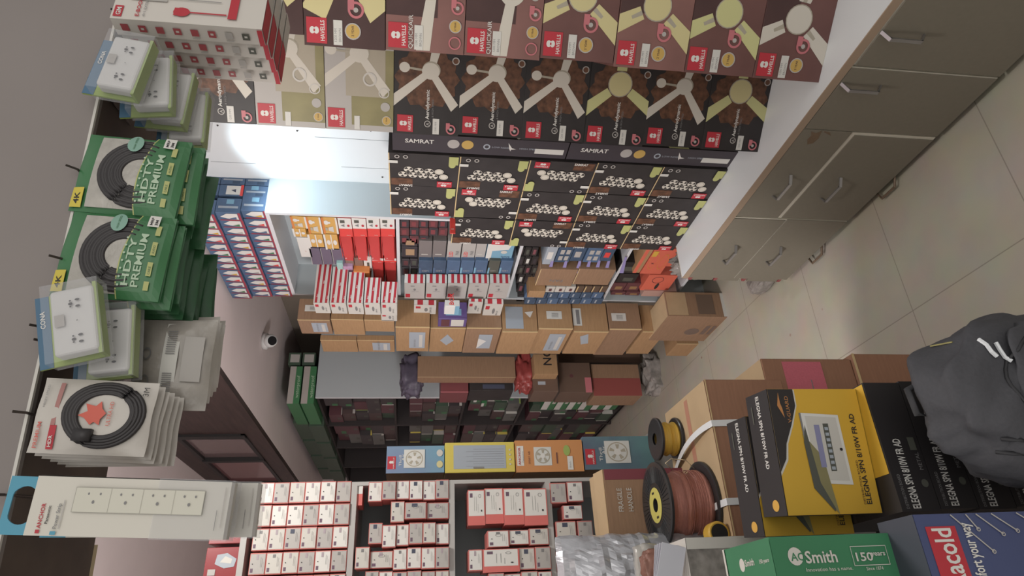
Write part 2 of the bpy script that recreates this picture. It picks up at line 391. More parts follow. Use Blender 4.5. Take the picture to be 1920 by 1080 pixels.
def cabinet(y0, y1, fronts, label, hs):
    c = empty('base_cabinet', (XC + .28, (y0 + y1)/2, FL), 0, label, 'cabinet')
    mb = MB(); mb.box(XC - .0105, y0, .0955, 2.15, y1, .641, carcass); mb.box(XC + .03, y0, FL, 2.1, y1, .095, darkshelf)
    o = mb.build('cabinet_body'); o.parent = c; o.matrix_parent_inverse = Matrix.Translation(-c.location)
    for (nm, a, b_, z0, z1, h) in fronts:
        mb = MB(); mb.box(XC - .014, a, z0, XC - .0108, b_, z1, lamin)
        if nm == 'stained':
            nm = 'drawer'; P0 = W(1525, 262, X=XC - .0145)
            st = C('brown_stain', 150, 112, 76, rough=0.7, noise=0.3, nscale=90, alpha=0.6)
            art(mb, (XC - .0145, P0.y, P0.z), (0, -1, 0), (0, 0, 1), (-1, 0, 0), .09, .05, [('p', st, [(-.3, .2), (.0, .5), (.25, .45), (.5, .7), (.4, .2), (.6, -.1), (.1, -.3), (-.2, -.2)]), ('p', st, [(.5, -.3), (.56, -.3), (.5, -.8), (.3, -1.1)])])
        d = mb.build(nm, bevel=.001); d.parent = c; d.matrix_parent_inverse = Matrix.Translation(-c.location)
        if h: handle(d, (h[0], h[1]), .145, h[2], XC - .014)
    for (yy, zz) in hs:
        mb = MB()
        br = C('shaded_metal', 116, 92, 70, rough=0.4, metal=0.3)  # brown tone paints the unlit look of these low pulls
        mb.tube([(XC + .002, yy - .06, zz), (XC - .038, yy - .042, zz), (XC - .038, yy + .042, zz), (XC + .002, yy + .06, zz)], .0055, br, n=6)
        o = mb.build('lower_handle'); o['label'] = 'metal pull at the foot, coloured as unlit'; o.parent = c; o.matrix_parent_inverse = Matrix.Translation(-c.location)
ZB, ZT = .097, .632
cabinet(.55, 1.377, [('door', .555, 1.377, ZB, ZT, (1.24, .56, True))], 'grey-beige base cabinet nearest the camera with one door and upright pull', [])
cabinet(1.385, 1.682, [('door', 1.388, 1.680, ZB, .637, (1.455, .56, True))], 'narrow grey-beige base cabinet with one door and upright pull, beside the two drawer units', [])
cabinet(1.687, 2.254, [('stained', 1.684, 2.250, .442, .640, (2.02, .545, False)), ('drawer', 1.700, 2.250, ZB, .425, (2.02, .325, False))], 'grey-beige drawer unit with a brown stain on its upper front', [(2.0, .082)])
cabinet(2.262, 2.812, [('drawer', 2.268, 2.810, .394, .638, (2.56, .53, False)), ('drawer', 2.262, 2.810, ZB, .390, (2.56, .30, False))], 'grey-beige drawer unit at the far end of the counter', [(2.55, .082)])

# ================================================================== fan boxes (ceiling fans)
def logo(x0, y0, x1, y1, up=True):
    w_ = x1 - x0; h_ = y1 - y0; cx = (x0 + x1)/2
    return [('r', red, x0, y0, x1, y1), ('t', white, 'HAVELLS', x0 + w_*.1, y0 + h_*.12, h_*.2, 0, True, w_*.8),
            ('e', white, cx, y0 + h_*.72, w_*.14, h_*.13), ('e', white, cx, y0 + h_*.52, w_*.14, h_*.13), ('r', red, cx - w_*.05, y0 + h_*.58, cx + w_*.05, y0 + h_*.66)]
def blade(m, cx, cy, ang, L, asp, w0=.05, w1=.075, start=.1, shade=None):
    a = math.radians(ang); c, s = math.cos(a), math.sin(a)
    def q(r, t): return (cx + (r*c - t*s) / asp, cy + (r*s + t*c))
    items = [('p', m, [q(start, -w0), q(start, w0), q(L, w1), q(L*1.04, -w1)])]
    if shade: items.append(('p', shade, [q(start, -w0*.35), q(start, w0*.35), q(start + .15, w0*.25), q(start + .15, -w0*.25)]))
    return items
def gmark(x, y, s, asp): return [('o', pink, x, y, s/asp, s, .3), ('r', pink, x, y + s*.2, x + s*1.3/asp, y + s*1.0), ('e', lightgrey, x, y, s*.3/asp, s*.3)]
def medal(x, y, s, asp, m=None): return [('e', lightgrey, x, y, s/asp, s), ('e', m or gold, x, y, s*.85/asp, s*.85), ('t', brown_dark, '2 YEAR', x - s*.6/asp, y - s*.12, s*.28, 0, True)]
FW, FH, FD = .41, .243, .27
ASP = FW / FH
def clipb(items):   # keep polygons on the face
    out = []
    for it in items:
        if it[0] == 'p':
            pts = it[2]; ok = []
            def inside(p, e): return (p[0] >= 0, p[0] <= 1, p[1] >= 0, p[1] <= 1)[e]
            def inter(a, b, e):
                k = 0 if e < 2 else 1; v = 0 if e % 2 == 0 else 1
                t_ = (v - a[k]) / (b[k] - a[k]); return (a[0] + (b[0]-a[0])*t_, a[1] + (b[1]-a[1])*t_)
            poly = pts
            for e in range(4):
                new = []
                for i in range(len(poly)):
                    a, b = poly[i - 1], poly[i]
                    if inside(b, e):
                        if not inside(a, e): new.append(inter(a, b, e))
                        new.append(b)
                    elif inside(a, e): new.append(inter(a, b, e))
                poly = new
                if not poly: break
            if len(poly) > 2: out.append(('p', it[1], poly))
        else: out.append(it)
    return out
def front_fan(col, shade):
    cx, cy = .47, .5
    it = []
    for a in (116, 230, -8): it += blade(col, cx, cy, a, .95 if a > 0 else .45, ASP, .085, .13, .22, shade)
    it += [('e', shade, cx, cy, .195/ASP, .195), ('e', col, cx, cy, .18/ASP, .18)]
    return clipb(it)
def side_fan(col, shade, cx=.5, cy=.47, s=1.0):
    angs = ((129, .78), (216, .6), (-14, .42)) if s < 1.2 else ((172, .6), (52, .55), (292, .5))
    it = []
    for a_, l_ in angs: it += blade(col, cx, cy, a_, l_*s, ASP, .05*s, .07*s, .1, None)
    it += [('p', shade, [(cx - .01, cy), (cx + .01, cy), (cx + .05/ASP, cy + .36*s), (cx + .02/ASP, cy + .36*s)]), ('e', col, cx + .035/ASP, cy + .37*s, .07*s/ASP, .075*s),
           ('e', shade, cx + .01, cy - .01, .12*s/ASP, .13*s), ('e', col, cx, cy, .115*s/ASP, .125*s)]
    return clipb(it)
def brown_art(kind):
    bgm, col, shade = {'cream': (brown_mid, cream, fandark), 'creamlt': (brown_lt, cream, fandark), 'yellow': (brown_mid, paleyel, fandark), 'white': (brown_mid, fanwhite, fandark), 'quick': (brown_lt, fanwhite, fandark), 'blades': (brown_dark, cream, fandark)}[kind]
    it = [('r', bgm, .0, 0, 1, 1), ('p', brown_dark, [(.35, 1), (.42, .62), (1, .3), (1, 1)])] if kind != 'quick' else [('r', bgm, 0, 0, 1, 1), ('r', brown_dark, .25, .35, 1, 1)]
    if kind == 'quick': it += side_fan(fanwhite, fandark, .46, .42, 1.25)
    elif kind == 'blades': it += clipb(blade(cream, .62, .5, 150, .75, ASP, .1, .16, .2) + blade(cream, .62, .5, 215, .75, ASP, .1, .16, .2))
    else: it += front_fan(col, shade)
    it += logo(.02, .72, .2, .97)
    it += [('r', barcode_w, .015, .53, .19, .64), ('t', inkgrey, '1200 MM', .04, .6, .03, 0), ('t', inkgrey, 'BROWN', .04, .545, .03, 0)]
    if kind == 'quick': it += [('t', white, 'QUICKAIR', .02, .6 + .06, .055, 0, False, .24)]
    if kind == 'quick': it += medal(.2, .12, .08, ASP) + gmark(.33, .1, .08, ASP) + [('o', pink, .08, .12, .08/ASP, .08, .2), ('o', lightgrey, .46, .12, .06/ASP, .06, .3)]
    else: it += medal(.12, .4, .1, ASP) + gmark(.27, .36, .1, ASP)
    return it
def aero_art(kind):
    it = [('p', mandala, [(.5 + .26*math.cos(a) * (1 + .07*math.cos(12*a)), .5 + .46*math.sin(a) * (1 + .07*math.cos(12*a))) for a in [2*math.pi*i/48 for i in range(48)]])]
    it += side_fan(fanwhite, fandark, .56, .45, 1.05) if kind == 'side' else clipb(blade(paleyel, .56, .5, 128, .8, ASP, .07, .1, .2) + blade(paleyel, .56, .5, 236, .7, ASP, .07, .1, .2) + blade(paleyel, .56, .5, 0, .42, ASP, .08, .08, .2) + [('e', fandark, .56, .5, .195/ASP, .195), ('e', cream, .56, .5, .18/ASP, .18)])
    it += logo(.02, .7, .17, .94)
    it += [('t', white, 'Aerodynamic', .14, .46, .055, 0, True, .26), ('t', inkgrey, '& HIGH SPEED', .16, .39, .03, 0), ('o', lightgrey, .1, .48, .03, .05, .25), ('t', lightgrey, 'A', .085, .455, .045, 0, True)]
    it += [('r', barcode_w, .01, .3, .15, .4), ('t', inkgrey, '1200 MM', .03, .34, .03, 0)]
    it += gmark(.06, .12, .075, ASP) + [('e', lightgrey, .66, .08, .055/ASP, .055), ('e', mandala, .66, .08, .04/ASP, .04), ('e', lightgrey, .8, .08, .055/ASP, .055), ('t', white, 'SAMRAT', .75, .9, .06, 0, True)]
    return it
def pale_art():
    it = [('r', lightgrey, 0, 0, 1, 1), ('r', olive_g, .05, .0, .7, .62), ('r', beige_g, .3, .12, 1, .7)] + side_fan(fanwhite, fandark, .66, .5, 1.1)
    it += logo(.02, .72, .19, .97) + medal(.1, .1, .07, ASP) + [('e', lightgrey, .22, .12, .04, .07), ('o', offwhite, .34, .14, .045, .08, .2), ('r', barcode_w, .01, .5, .13, .58), ('o', offwhite, .45, .35, .06, .1, .25)]
    return it
ROTF = math.atan2(-.76, .65)
uF = Vector((math.cos(ROTF), math.sin(ROTF), 0)); nF = Vector((-math.sin(ROTF), math.cos(ROTF), 0))   # nF points away from camera
cache = {}
def fanbox(corner, z, kind, fam, label, group, w_=FW, h_=FH, bodym=None, name='ceiling_fan_box', j=0.0):
    key = (fam, kind, h_)
    if key not in cache:
        a = {'b': brown_art, 'a': aero_art, 'p': lambda k: pale_art()}[fam](kind)
        m = {'b': brown_mid, 'a': blk, 'p': lightgrey}[fam]
        L = [('r', maroon if fam != 'p' else red, 0, 0, 1, 1)] if fam == 'p' else []
        mbx = boxmb(w_, FD, h_, m, {'F': a, 'B': [('r', maroon, 0, 0, 1, 1)] if fam == 'p' else []})
        o = mbx.build(name, bevel=.0015); cache[key] = o
    else:
        o = cache[key].copy(); COL.objects.link(o); o.name = name
    c = Vector((corner[0], corner[1], 0)) + uF * (w_/2 + j) + nF * FD/2
    o.location = (c.x, c.y, z); o.rotation_euler = (0, 0, ROTF + j*.6)
    return tag(o, label, 'box', group)
rnd = random.Random(4)
kinds1 = ['white', 'yellow', 'creamlt', 'cream', 'quick', 'quick', 'blades']
desc1 = ['brown fan box with a white fan from below, at the bottom of the front stack', 'brown fan box showing a pale yellow fan, second from the counter in the front stack',
         'light brown fan box showing a cream fan, third from the counter in the front stack', 'brown fan box showing a cream fan, fourth from the counter in the front stack',
         'brown fan box with a white side-on fan, lower of two in the front stack', 'brown fan box with a white side-on fan, upper of two in the front stack',
         'dark brown fan box showing two wide cream blades, near the top of the front stack']
for i, k in enumerate(kinds1):
    fanbox((1.64 + rnd.uniform(-.004, .004), 1.50), .6725 + i*.2455, k, 'b', desc1[i], 'ceiling fan boxes on the counter', j=rnd.uniform(-.006, .006))
fanbox((1.655, 1.485), .6725 + 7*.2455, 'blades', 'b', 'topmost dark brown fan box of the front stack, beside the hanging white flat boxes', 'ceiling fan boxes on the counter')
kinds2 = ['front', 'side', 'front', 'side', 'side', 'side']
pos = ['bottom', 'second', 'third', 'fourth', 'fifth', 'sixth']
for i, k in enumerate(kinds2):
    fanbox((1.683 + rnd.uniform(-.004, .004), 1.938), .6725 + i*.243, k, 'a', 'black fan box showing a ' + ('yellow-green fan' if k == 'front' else 'white fan side-on') + ', %s up in the second stack' % pos[i] if i else 'black fan box with a round yellow-green fan, at the bottom of the second stack', 'ceiling fan boxes on the counter', j=rnd.uniform(-.005, .005))
for i in range(2):
    fanbox((1.683, 1.938), .6725 + 6*.243 + i*.2455, 'pale', 'p', ['pale grey and olive fan box, lower of the pair on the black fan boxes', 'pale grey and olive fan box, upper of the pair on the black fan boxes'][i], 'ceiling fan boxes on the counter')
fanbox((1.683, 1.938), .6725 + 6*.243 + 2*.2455, 'side', 'a', 'black fan box wrapped in clear film, topmost of the second stack', 'ceiling fan boxes on the counter')

# two tall boxes standing on end between the fan stack and the ten-fan boxes
for i in range(2):
    T0, T1 = (735, 1062) if i == 0 else (1064, 1383)
    za = W(T0, 285, X=1.79).z; zb = W(T1, 288, X=1.79).z
    if i == 1: zb = .6725
    h = za - zb - .003; w_, d = .34, .105
    items = [('r', navydull, 0, 0, 1, 1), ('t', white, 'SAMRAT', .30, .95, .0, 0)]
    items = [('r', C('tall_box_side', 44, 36, 44), 0, 0, 1, 1)]
    txtx = .62
    L = items + [('t', white, 'SAMRAT', .5, .93, .032, -90, True, .16), ('e', lightgrey, .55, .66, .26, .034), ('e', gold, .55, .58, .26, .034), ('o', silverg, .5, .47, .16, .02, .4), ('t', silverg, 'LOW NOISE', .45, .44, .014, -90),
                 ('p', white, [(.3, .33), (.45, .34), (.8, .35), (.5, .325), (.45, .30), (.4, .33)]), ('t', silverg, 'HIGH SPEED', .45, .28, .014, -90), ('r', barcode_w, .25, .02, .55, .19)]
    F = [('r', mandala, .1, .1, .6, .5), ('r', red, .0, .7, .25, .95), ('t', white, 'HAVELLS', .05, .93, .05, -90, True), ('p', fanwhite, [(0, .3), (.3, .4), (.35, .35), (.05, .2)]), ('e', fanwhite, .3, .42, .16, .08)] if i == 0 else \
        [('r', mandala, .1, .2, .6, .7), ('p', paleyel, [(.0, .42), (.4, .5), (.4, .38), (0, .3)])]
    thingbox('ceiling_fan_box', ['upper tall black fan box standing on end behind the black fan stack', 'lower tall black fan box on end, standing on the counter'][i], 'box', (1.79 + w_/2, 2.063 + d/2, zb), w_, d, h, blk, {'L': L, 'F': F}, 'black fan boxes on end')

# ten-fan boxes: 3 columns
def ten_art(inv):
    it = []
    def q(b, a): return (1 - a, 1 - b) if not inv else (a, b)
    for (b, a, full) in [(.28, .47, 0), (.43, .49, 0), (.575, .5, 0), (.72, .5, 1), (.2, .62, 0), (.345, .63, 0), (.49, .64, 0), (.64, .65, 0), (.79, .65, 1)]:
        x, y = q(b, a); it.append(('e', fanwhite, x, y, .085, .066))
        if not full:
            for aa in (20, 140, 260):
                c, s = math.cos(math.radians(aa)), math.sin(math.radians(aa))
                it.append(('p', blk, [(x + .085*c*.15, y + .066*s*.15), (x + .079*math.cos(math.radians(aa + 5)), y + .061*math.sin(math.radians(aa + 5))), (x + .079*math.cos(math.radians(aa + 35)), y + .061*math.sin(math.radians(aa + 35))), (x + .079*math.cos(math.radians(aa + 65)), y + .061*math.sin(math.radians(aa + 65)))]))
        else: it.append(('o', fandark, x, y, .07, .055, .15))
    def rr(m, b0, a0, b1, a1):
        x0, y0 = q(b0, a0); x1, y1 = q(b1, a1); return ('r', m, min(x0, x1), min(y0, y1), max(x0, x1), max(y0, y1))
    it = [rr(mandala, .03, .76, .34, .98)] + it
    it += [rr(red, .7, .8, .92, .985), rr(greentag, .85, .02, .985, .26), rr(barcode_w, .0, .2, .13, .28)]
    x, y = q(.12, .08); it.append(('o', lightgrey, x, y, .05, .035, .4)); x, y = q(.24, .08); it.append(('o', lightgrey, x, y, .05, .035, .4))
    x, y = q(.9, .27); it.append(('e', greentag, x, y, .08, .05))
    rot = 90 if not inv else -90
    x, y = q(.9, .83); it.append(('t', white, 'HAVELLS', x, y, .035, rot, True, .18))
    x, y = q(.8, .92); it += [('e', white, x, y + .02, .03, .022), ('e', white, x, y - .02, .03, .022)]
    x, y = q(.34, .93); it.append(('t', white, 'SAMRAT', x, y, .05, rot, True, .2))
    return it
tb = {}
def tenfan(y0, y1, z, inv, label, dx=0.0):
    w_, d, h = .17, y1 - y0 - .004, .2965
    if (inv, round(d, 3)) not in tb:
        o = boxmb(w_, d, h, blk, {'L': [('r', carded, 0, .985, 1, 1)] + ten_art(inv)}).build('ceiling_fan_box', bevel=.002); tb[(inv, round(d, 3))] = o
    else: o = tb[(inv, round(d, 3))].copy(); COL.objects.link(o)
    o.location = (1.776 + w_/2 + dx, (y0 + y1)/2, z); o.rotation_euler = (0, 0, rnd.uniform(-.008, .008))
    return tag(o, label, 'box', 'boxes printed with many small fans')
YS = [2.172, 2.395, 2.628, 2.866]
invs = [[0, 0, 1, 0, 0], [0, 1, 0, 0, 0], [0, 1, 0, 0]]
for c in range(3):
    n = 5 if c < 2 else 4
    for r_ in range(n):
        inv = invs[c][r_]
        zb = .6725 + (n - 1 - r_)*.2975
        tenfan(YS[c], YS[c+1], zb, inv, 'black box with ten small fans, %s from the top, %s column from the camera' % (['first', 'second', 'third', 'fourth', 'fifth'][r_], ['first', 'second', 'third'][c]), dx=rnd.uniform(0, .006))
# red tag at the column corner
fbox('price_tag', 'small bright red tag hanging at the upper corner of the third column of black boxes', 'tag', 843, 854, 408, 438, 2.64, .004, redbright, {'F': [('t', white, 'LED', .3, .3, .2, 90, True)]})
# plastic wrapped box at right of the second column (shine)

# ================================================================== tall white shelf unit beyond the counter
XS = 1.95; YS1 = W(493, 398, X=XS).y; YS2 = W(547, 553, X=XS).y; ZS = W(520, 470, X=XS).z
B1 = W(744, 480, X=XS).z; B2 = W(965, 500, X=XS).z; B3 = W(1152, 520, X=XS).z; B4 = W(1275, 540, X=XS).z
su = empty('shelf_unit', (XS + .1, (YS1 + YS2)/2, FL), 0, 'tall white open shelf unit full of lamp boxes at the far end of the counter', 'shelf')
def ch(mb, name, par, **k):
    o = mb.build(name, **k); o.parent = par; o.matrix_parent_inverse = Matrix.Translation(-par.location); return o
mb = MB(); mb.box(XS, YS1, FL, 2.175, YS1 + .018, ZS, paleside, left=shelfw); ch(mb, 'side_panel', su)
mb = MB(); mb.box(XS, YS2 - .018, FL, 2.175, YS2, ZS, paleside, left=shelfw); ch(mb, 'side_panel', su)
mb = MB(); mb.box(XS, YS1 + .018, ZS - .02, 2.175, YS2 - .018, ZS, shelfw); ch(mb, 'top_board', su)
mb = MB(); mb.box(2.165, YS1 + .018, FL, 2.175, YS2 - .018, ZS - .02, paleside); ch(mb, 'back_panel', su)
for zz in (B1, B2, B3, B4):
    mb = MB(); mb.box(XS + .003, YS1 + .018, zz - .018, 2.165, YS2 - .018, zz, shelfw); ch(mb, 'shelf_board', su)

def sf(name, label, x0, x1, y0, y1, m, arts=None, X=1.962, depth=.17, group=None, cat='box', zb=None, **k):
    o = lbox(name, label, cat, x0, x1, y0, y1, X, depth, m, arts, group, **k)
    if zb is not None: o.location.z = zb
    return o
amb = C('bulb_box_amber', 222, 162, 66); 
bulb = [('r', white, .0, .0, 1, .12), ('e', white, .7, .72, .13, .16), ('r', white, .64, .45, .76, .6), ('e', fandark, .3, .75, .1, .09), ('p', offwhite, [(.12, .3), (.48, .3), (.4, .62), (.2, .62)]), ('r', orange, 0, .86, 1, 1)]
bulb2 = [('r', white, .0, .86, 1, 1), ('r', white, .0, .42, 1, .5), ('e', white, .5, .68, .16, .14), ('e', white, .5, .22, .16, .14)]
G1 = 'amber bulb boxes in the shelf unit'
for i, (a, b, c, d) in enumerate([(546, 575, 406, 428), (576, 603, 407, 438), (604, 633, 408, 438)]):
    sf('bulb_box', 'amber bulb box with a bulb and a figure, %s of the near row' % ORD[i], a, b, c, d, amb, {'L': bulb}, group=G1)
for i, (a, b, c, d) in enumerate([(549, 574, 429, 444), (578, 606, 440, 463), (608, 634, 440, 468)]):
    sf('bulb_box', 'amber and white bulb box, %s from the top of the second row' % ORD[i], a, b, c, d, amb, {'L': bulb2}, group=G1)
sf('white_bulb_box', 'plain white bulb box with a small pink mark, deep in the top compartment', 560, 582, 446, 482, white, {'L': [('t', pink, 'led', .3, .4, .12, 30)]})
for i, (a, b) in enumerate([(582, 602), (603, 622), (623, 645)]):
    sf('dusky_bulb_box', 'dusky violet box, %s from the top, between the amber boxes and the striped ones' % ORD[i], a, b, 466, 496, C('dusky_violet', 98, 84, 108), {'L': [('r', lightgrey, 0, .95, 1, 1)]}, group='dusky violet boxes')
G2 = 'red open-flapped boxes in the shelf unit'
redart = [('r', white, 0, .0, 1, 1), ('r', dkgrey, .6, .55, .8, .85), ('p', inkgrey, [(.2, .6), (.4, .6), (.3, .85)]), ('e', red, .35, .25, .1, .1), ('r', inkgrey, .6, .15, .8, .2)]
def flapbox(label, a, b, y0, ym, y1, X=1.955):
    r0 = lbox('red_lamp_box', label, 'box', a, b, y0, ym, X, .16, redbright, {'L': [('r', white, .45, 0, 1, 1), ('r', dkgrey, .75, .5, .9, .85), ('p', inkgrey, [(.55, .55), (.7, .55), (.62, .85)]), ('e', red, .62, .25, .06, .1), ('t', offwhite, 'lumi', .12, .2, .12, 90)]}, G2)
    A = W((a+b)/2, ym, X=X); Bp = W((a+b)/2, y1, X=X); wy = Bp.y - A.y; h = r0.dimensions.z or .1
    zt = W(a, ym, X=X).z; zb = W(b, ym, X=X).z; cx, cy, cz = r0.location
    mb = MB()
    pts = [(X + .14, A.y, zb + .004), (X + .14, A.y, zt - .004), (X, A.y, zt - .004), (X, A.y, zb + .004)]
    # open carton mouth: inner dark red back, two flaps sticking out
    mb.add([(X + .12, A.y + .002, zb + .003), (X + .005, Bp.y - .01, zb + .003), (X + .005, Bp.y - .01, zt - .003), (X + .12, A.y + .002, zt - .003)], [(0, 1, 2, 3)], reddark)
    mb.box(X - .004, A.y, zt - .006, X + .12, Bp.y, zt - .0035, redbright); mb.box(X - .004, A.y, zb + .0035, X + .12, Bp.y, zb + .006, redbright)
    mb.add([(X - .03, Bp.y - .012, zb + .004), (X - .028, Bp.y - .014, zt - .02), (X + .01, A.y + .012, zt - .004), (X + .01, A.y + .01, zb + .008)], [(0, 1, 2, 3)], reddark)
    art(mb, (X - .028, Bp.y - .012, zb + .01), (.35, -.9, 0), (0, 0, 1), (-.9, -.35, 0), .05, .07, [('t', white, 'aj', .3, .45, .16, 0)], off=.004)
    o = mb.build('open_flap'); o.parent = r0; o.matrix_parent_inverse = Matrix.Translation(-r0.location)
for i, (a, b) in enumerate([(635, 660), (661, 687), (688, 712), (713, 740)]):
    flapbox('bright red box with white end and open flap, %s of the near row' % ORD[i], a, b, 409, 444, 482)
for i, (a, b) in enumerate([(697, 719), (720, 743)]):
    flapbox('bright red open-flapped box, %s of the pair before the striped boxes' % ['upper', 'lower'][i], a, b, 484, 492, 534)
sf('white_lamp_box', 'small white box between the red boxes with open flaps', 682, 697, 481, 508, white, {'L': [('r', dkgrey, .3, .3, .6, .6)]})
sf('brown_lamp_box', 'small dusty brown box, upper of two beside the white box', 648, 664, 484, 508, C('dusty_brown', 132, 96, 82)); sf('brown_lamp_box', 'small dusty brown box, lower of two beside the white box', 665, 681, 484, 508, C('dusty_brown', 132, 96, 82))
sf('orange_lamp_box', 'orange box with white lettering in front of the striped boxes', 664, 694, 510, 535, orange, {'L': [('t', white, 'Philips', .3, .2, .22, 90, True)]}, X=1.92)
sf('lilac_lamp_box', 'small lilac box left of the orange box', 644, 663, 500, 526, C('lilac_box', 190, 140, 180), X=1.94)
sf('teal_lamp_box', 'tiny pale teal box above the lilac one', 632, 644, 494, 512, C('pale_teal', 150, 196, 190), X=1.94)
# striped tube boxes
def striped(n): 
    it = [('r', white, 0, 0, 1, 1)]
    for i in range(n):
        x = i/n; it.append(('p', red, [(x + .02, 0), (x + .5/n + .02, 0), (min(1, x + .62/n), 1), (x + .12/n, 1)]))
        it.append(('t', white, 'Bajaj', x + .45/n, .25 + .3*((i*37) % 3)/2, .12 if n < 3 else .1, 90, True))
    return it
def stripeF(m=red):   # stripes run across X on the camera-facing side: bands stacked in z
    it = [('r', white, 0, 0, 1, 1)]
    for k in range(3):
        z = .04 + k*.33
        it.append(('p', m, [(0, z + .06), (1, z - .02), (1, z + .13), (0, z + .21)]))
        it.append(('t', white, 'Bajaj', .1 + (k*.37) % .7, z + .04, .09, -3, True))
    return it
endart = [('r', offwhite, 0, 0, 1, 1), ('r', red, .62, .7, .85, .92), ('e', inkgrey, .5, .45, .2, .08), ('t', inkgrey, '20W LED', .2, .2, .1, 0)]
G3 = 'red and white striped lamp boxes'
XE = 1.72
for i, (a, b, yn) in enumerate([(586, 616, 492), (617, 648, 500), (649, 680, 510), (681, 712, 520), (713, 744, 528)]):
    ebox('striped_lamp_box', 'red and white striped lamp box, %s from the top of the long protruding row' % ORD[i], 'box', a + 1, b, yn, 568, 587 + i*1.0, XE, white, {'F': stripeF(), 'L': endart}, G3)
ebox('striped_lamp_box', 'striped lamp box lowest of all in the long row, behind the last one', 'box', 714, 744, 575, 588, 602, 1.74, white, {'F': stripeF(), 'L': endart}, G3)
# second compartment
G4 = 'small maroon and black boxes in the second compartment'
for r_ in range(3):
    for c_ in range(5):
        if r_ == 2 and c_ > 2: continue
        a = 750 + c_*18; y0 = 413 + r_*15
        sf('maroon_lamp_box', 'small dark box, %s down in %s short row of the second compartment' % (ORD[c_], ['the nearest', 'the middle', 'the farther'][r_]), a, a + 17, y0, y0 + 14, mar2 if (r_ + c_) % 2 else C('charcoal_box', 48, 40, 46), {'L': [('r', C('dark_red_square', 130, 44, 50), .2, .3, .8, .8)]}, group=G4, X=1.97)
for i, (a, b, c, d) in enumerate([(753, 783, 448, 462), (753, 783, 463, 482), (753, 768, 486, 500), (769, 783, 486, 500), (753, 768, 502, 516), (769, 783, 502, 516)]):
    sf('dark_lamp_box', 'nearly black box with %s in the second compartment, %s of its column' % (['a cream label', 'a cream label', 'a dull red square', 'a grey square', 'a dull red square', 'a grey square'][i], ORD[i]), a, b, c, d, C('charcoal_box', 48, 40, 46), {'L': [('r', [tanlt, tanlt, mar2, dkgrey, mar2, dkgrey][i], .2, .2, .8, .75)]}, group=G4, X=1.97)
G5 = 'boxes with lettering in the second compartment'
ledart = [('r', lightgrey, 0, 0, 1, 1), ('t', redbright, 'LED', .2, .55, .3, 0, True), ('t', inkgrey, 'PAR', .3, .12, .24, 0, True)]
for i, (a, b, m) in enumerate([(785, 810, C('taupe_box', 118, 108, 106)), (811, 836, C('taupe_box', 118, 108, 106)), (838, 864, lightgrey), (866, 891, lightgrey), (892, 911, lightgrey)]):
    sf('white_led_box', 'pale lamp box, %s of the upper row in the second compartment' % ORD[i] + (', lettered in red' if i in (2, 3) else ''), a, b, 452, 488, m, {'L': ledart if i in (2, 3) else [('r', offwhite, .3, .3, .34, .8)]}, group=G5, X=1.955)
sf('light_blue_lamp_box', 'large light blue and white lamp box in the second compartment', 912, 962, 458, 489, bluelt, {'L': [('r', white, .0, .8, 1, 1), ('p', white, [(.7, .2), (1, .1), (1, .8), (.6, .8)]), ('e', offwhite, .55, .35, .1, .12), ('t', bluedk, 'BAJAJ', .3, .1, .1, 90)]}, X=1.95)
for i, (a, b, m) in enumerate([(785, 811, bluedk), (812, 836, bluedk), (837, 862, bluebx), (863, 888, bluebx), (889, 913, bluebx), (915, 936, dkgrey), (937, 960, bluebx)]):
    sf('blue_lamp_box', 'blue-grey lamp box, %s from the top of the row just above the striped boxes' % ORD[i], a, b, 489, 514, m, {'L': [('t', lightgrey, 'LED', .3, .3, .2, 90), ('r', bluelt if i > 2 else bluebx, 0, .85, .5, 1)]}, group='blue-grey lamp boxes', X=1.93)
for i, (a, b) in enumerate([(757, 797), (798, 838), (839, 877), (879, 917), (918, 957)]):
    ebox('striped_lamp_box', 'striped lamp box with wide white front, %s from the top, second compartment' % ORD[i], 'box', a + 1, b, 514, 531, 560, 1.86, white, {'F': [('r', white, 0, 0, 1, 1)] + [('r', red, 0, .1 + .3*k, 1, .24 + .3*k) for k in range(3)], 'L': [('r', lightgrey, 0, 0, 1, 1), ('r', red, .08, .72, .32, .95), ('e', inkgrey, .6, .5, .07, .06), ('r', inkgrey, .8, .5, .84, .7), ('t', inkgrey, 'LED 20W', .5, .3, .06, 90)]}, G3)
for i, (a, b, yn, y0, y1) in enumerate([(776, 818, 562, 572, 589), (879, 906, 560, 566, 588), (909, 944, 560, 570, 596)]):
    ebox('striped_lamp_box', 'dim striped lamp box under the row, %s' % ['leftmost seen above the brown cartons', 'just beyond the violet box', 'nearest the plain label carton'][i], 'box', a, b, yn, y0, y1, 1.82, white, {'F': [('r', white, 0, 0, 1, 1), ('r', red, 0, .1, 1, .35), ('r', red, 0, .6, 1, .85)], 'L': endart}, G3)
ebox('violet_box', 'violet box with a blue label in front of the brown cartons', 'box', 822, 876, 566, 598, 613, 1.72, violet, {'F': [('r', bluelt, .2, .2, .6, .75), ('r', redbright, .6, .35, .85, .6)], 'L': [('r', offwhite, .1, .1, .9, .55), ('r', mar2, .1, .6, .9, .9)]})
ebox('white_lamp_box', 'small white and blue box lying on the violet box', 'box', 834, 862, 562, 574, 590, 1.71, white, {'F': [('t', redbright, 'BOX', .2, .4, .3, 0, True)], 'L': [('r', bluelt, 0, 0, 1, .3)]})
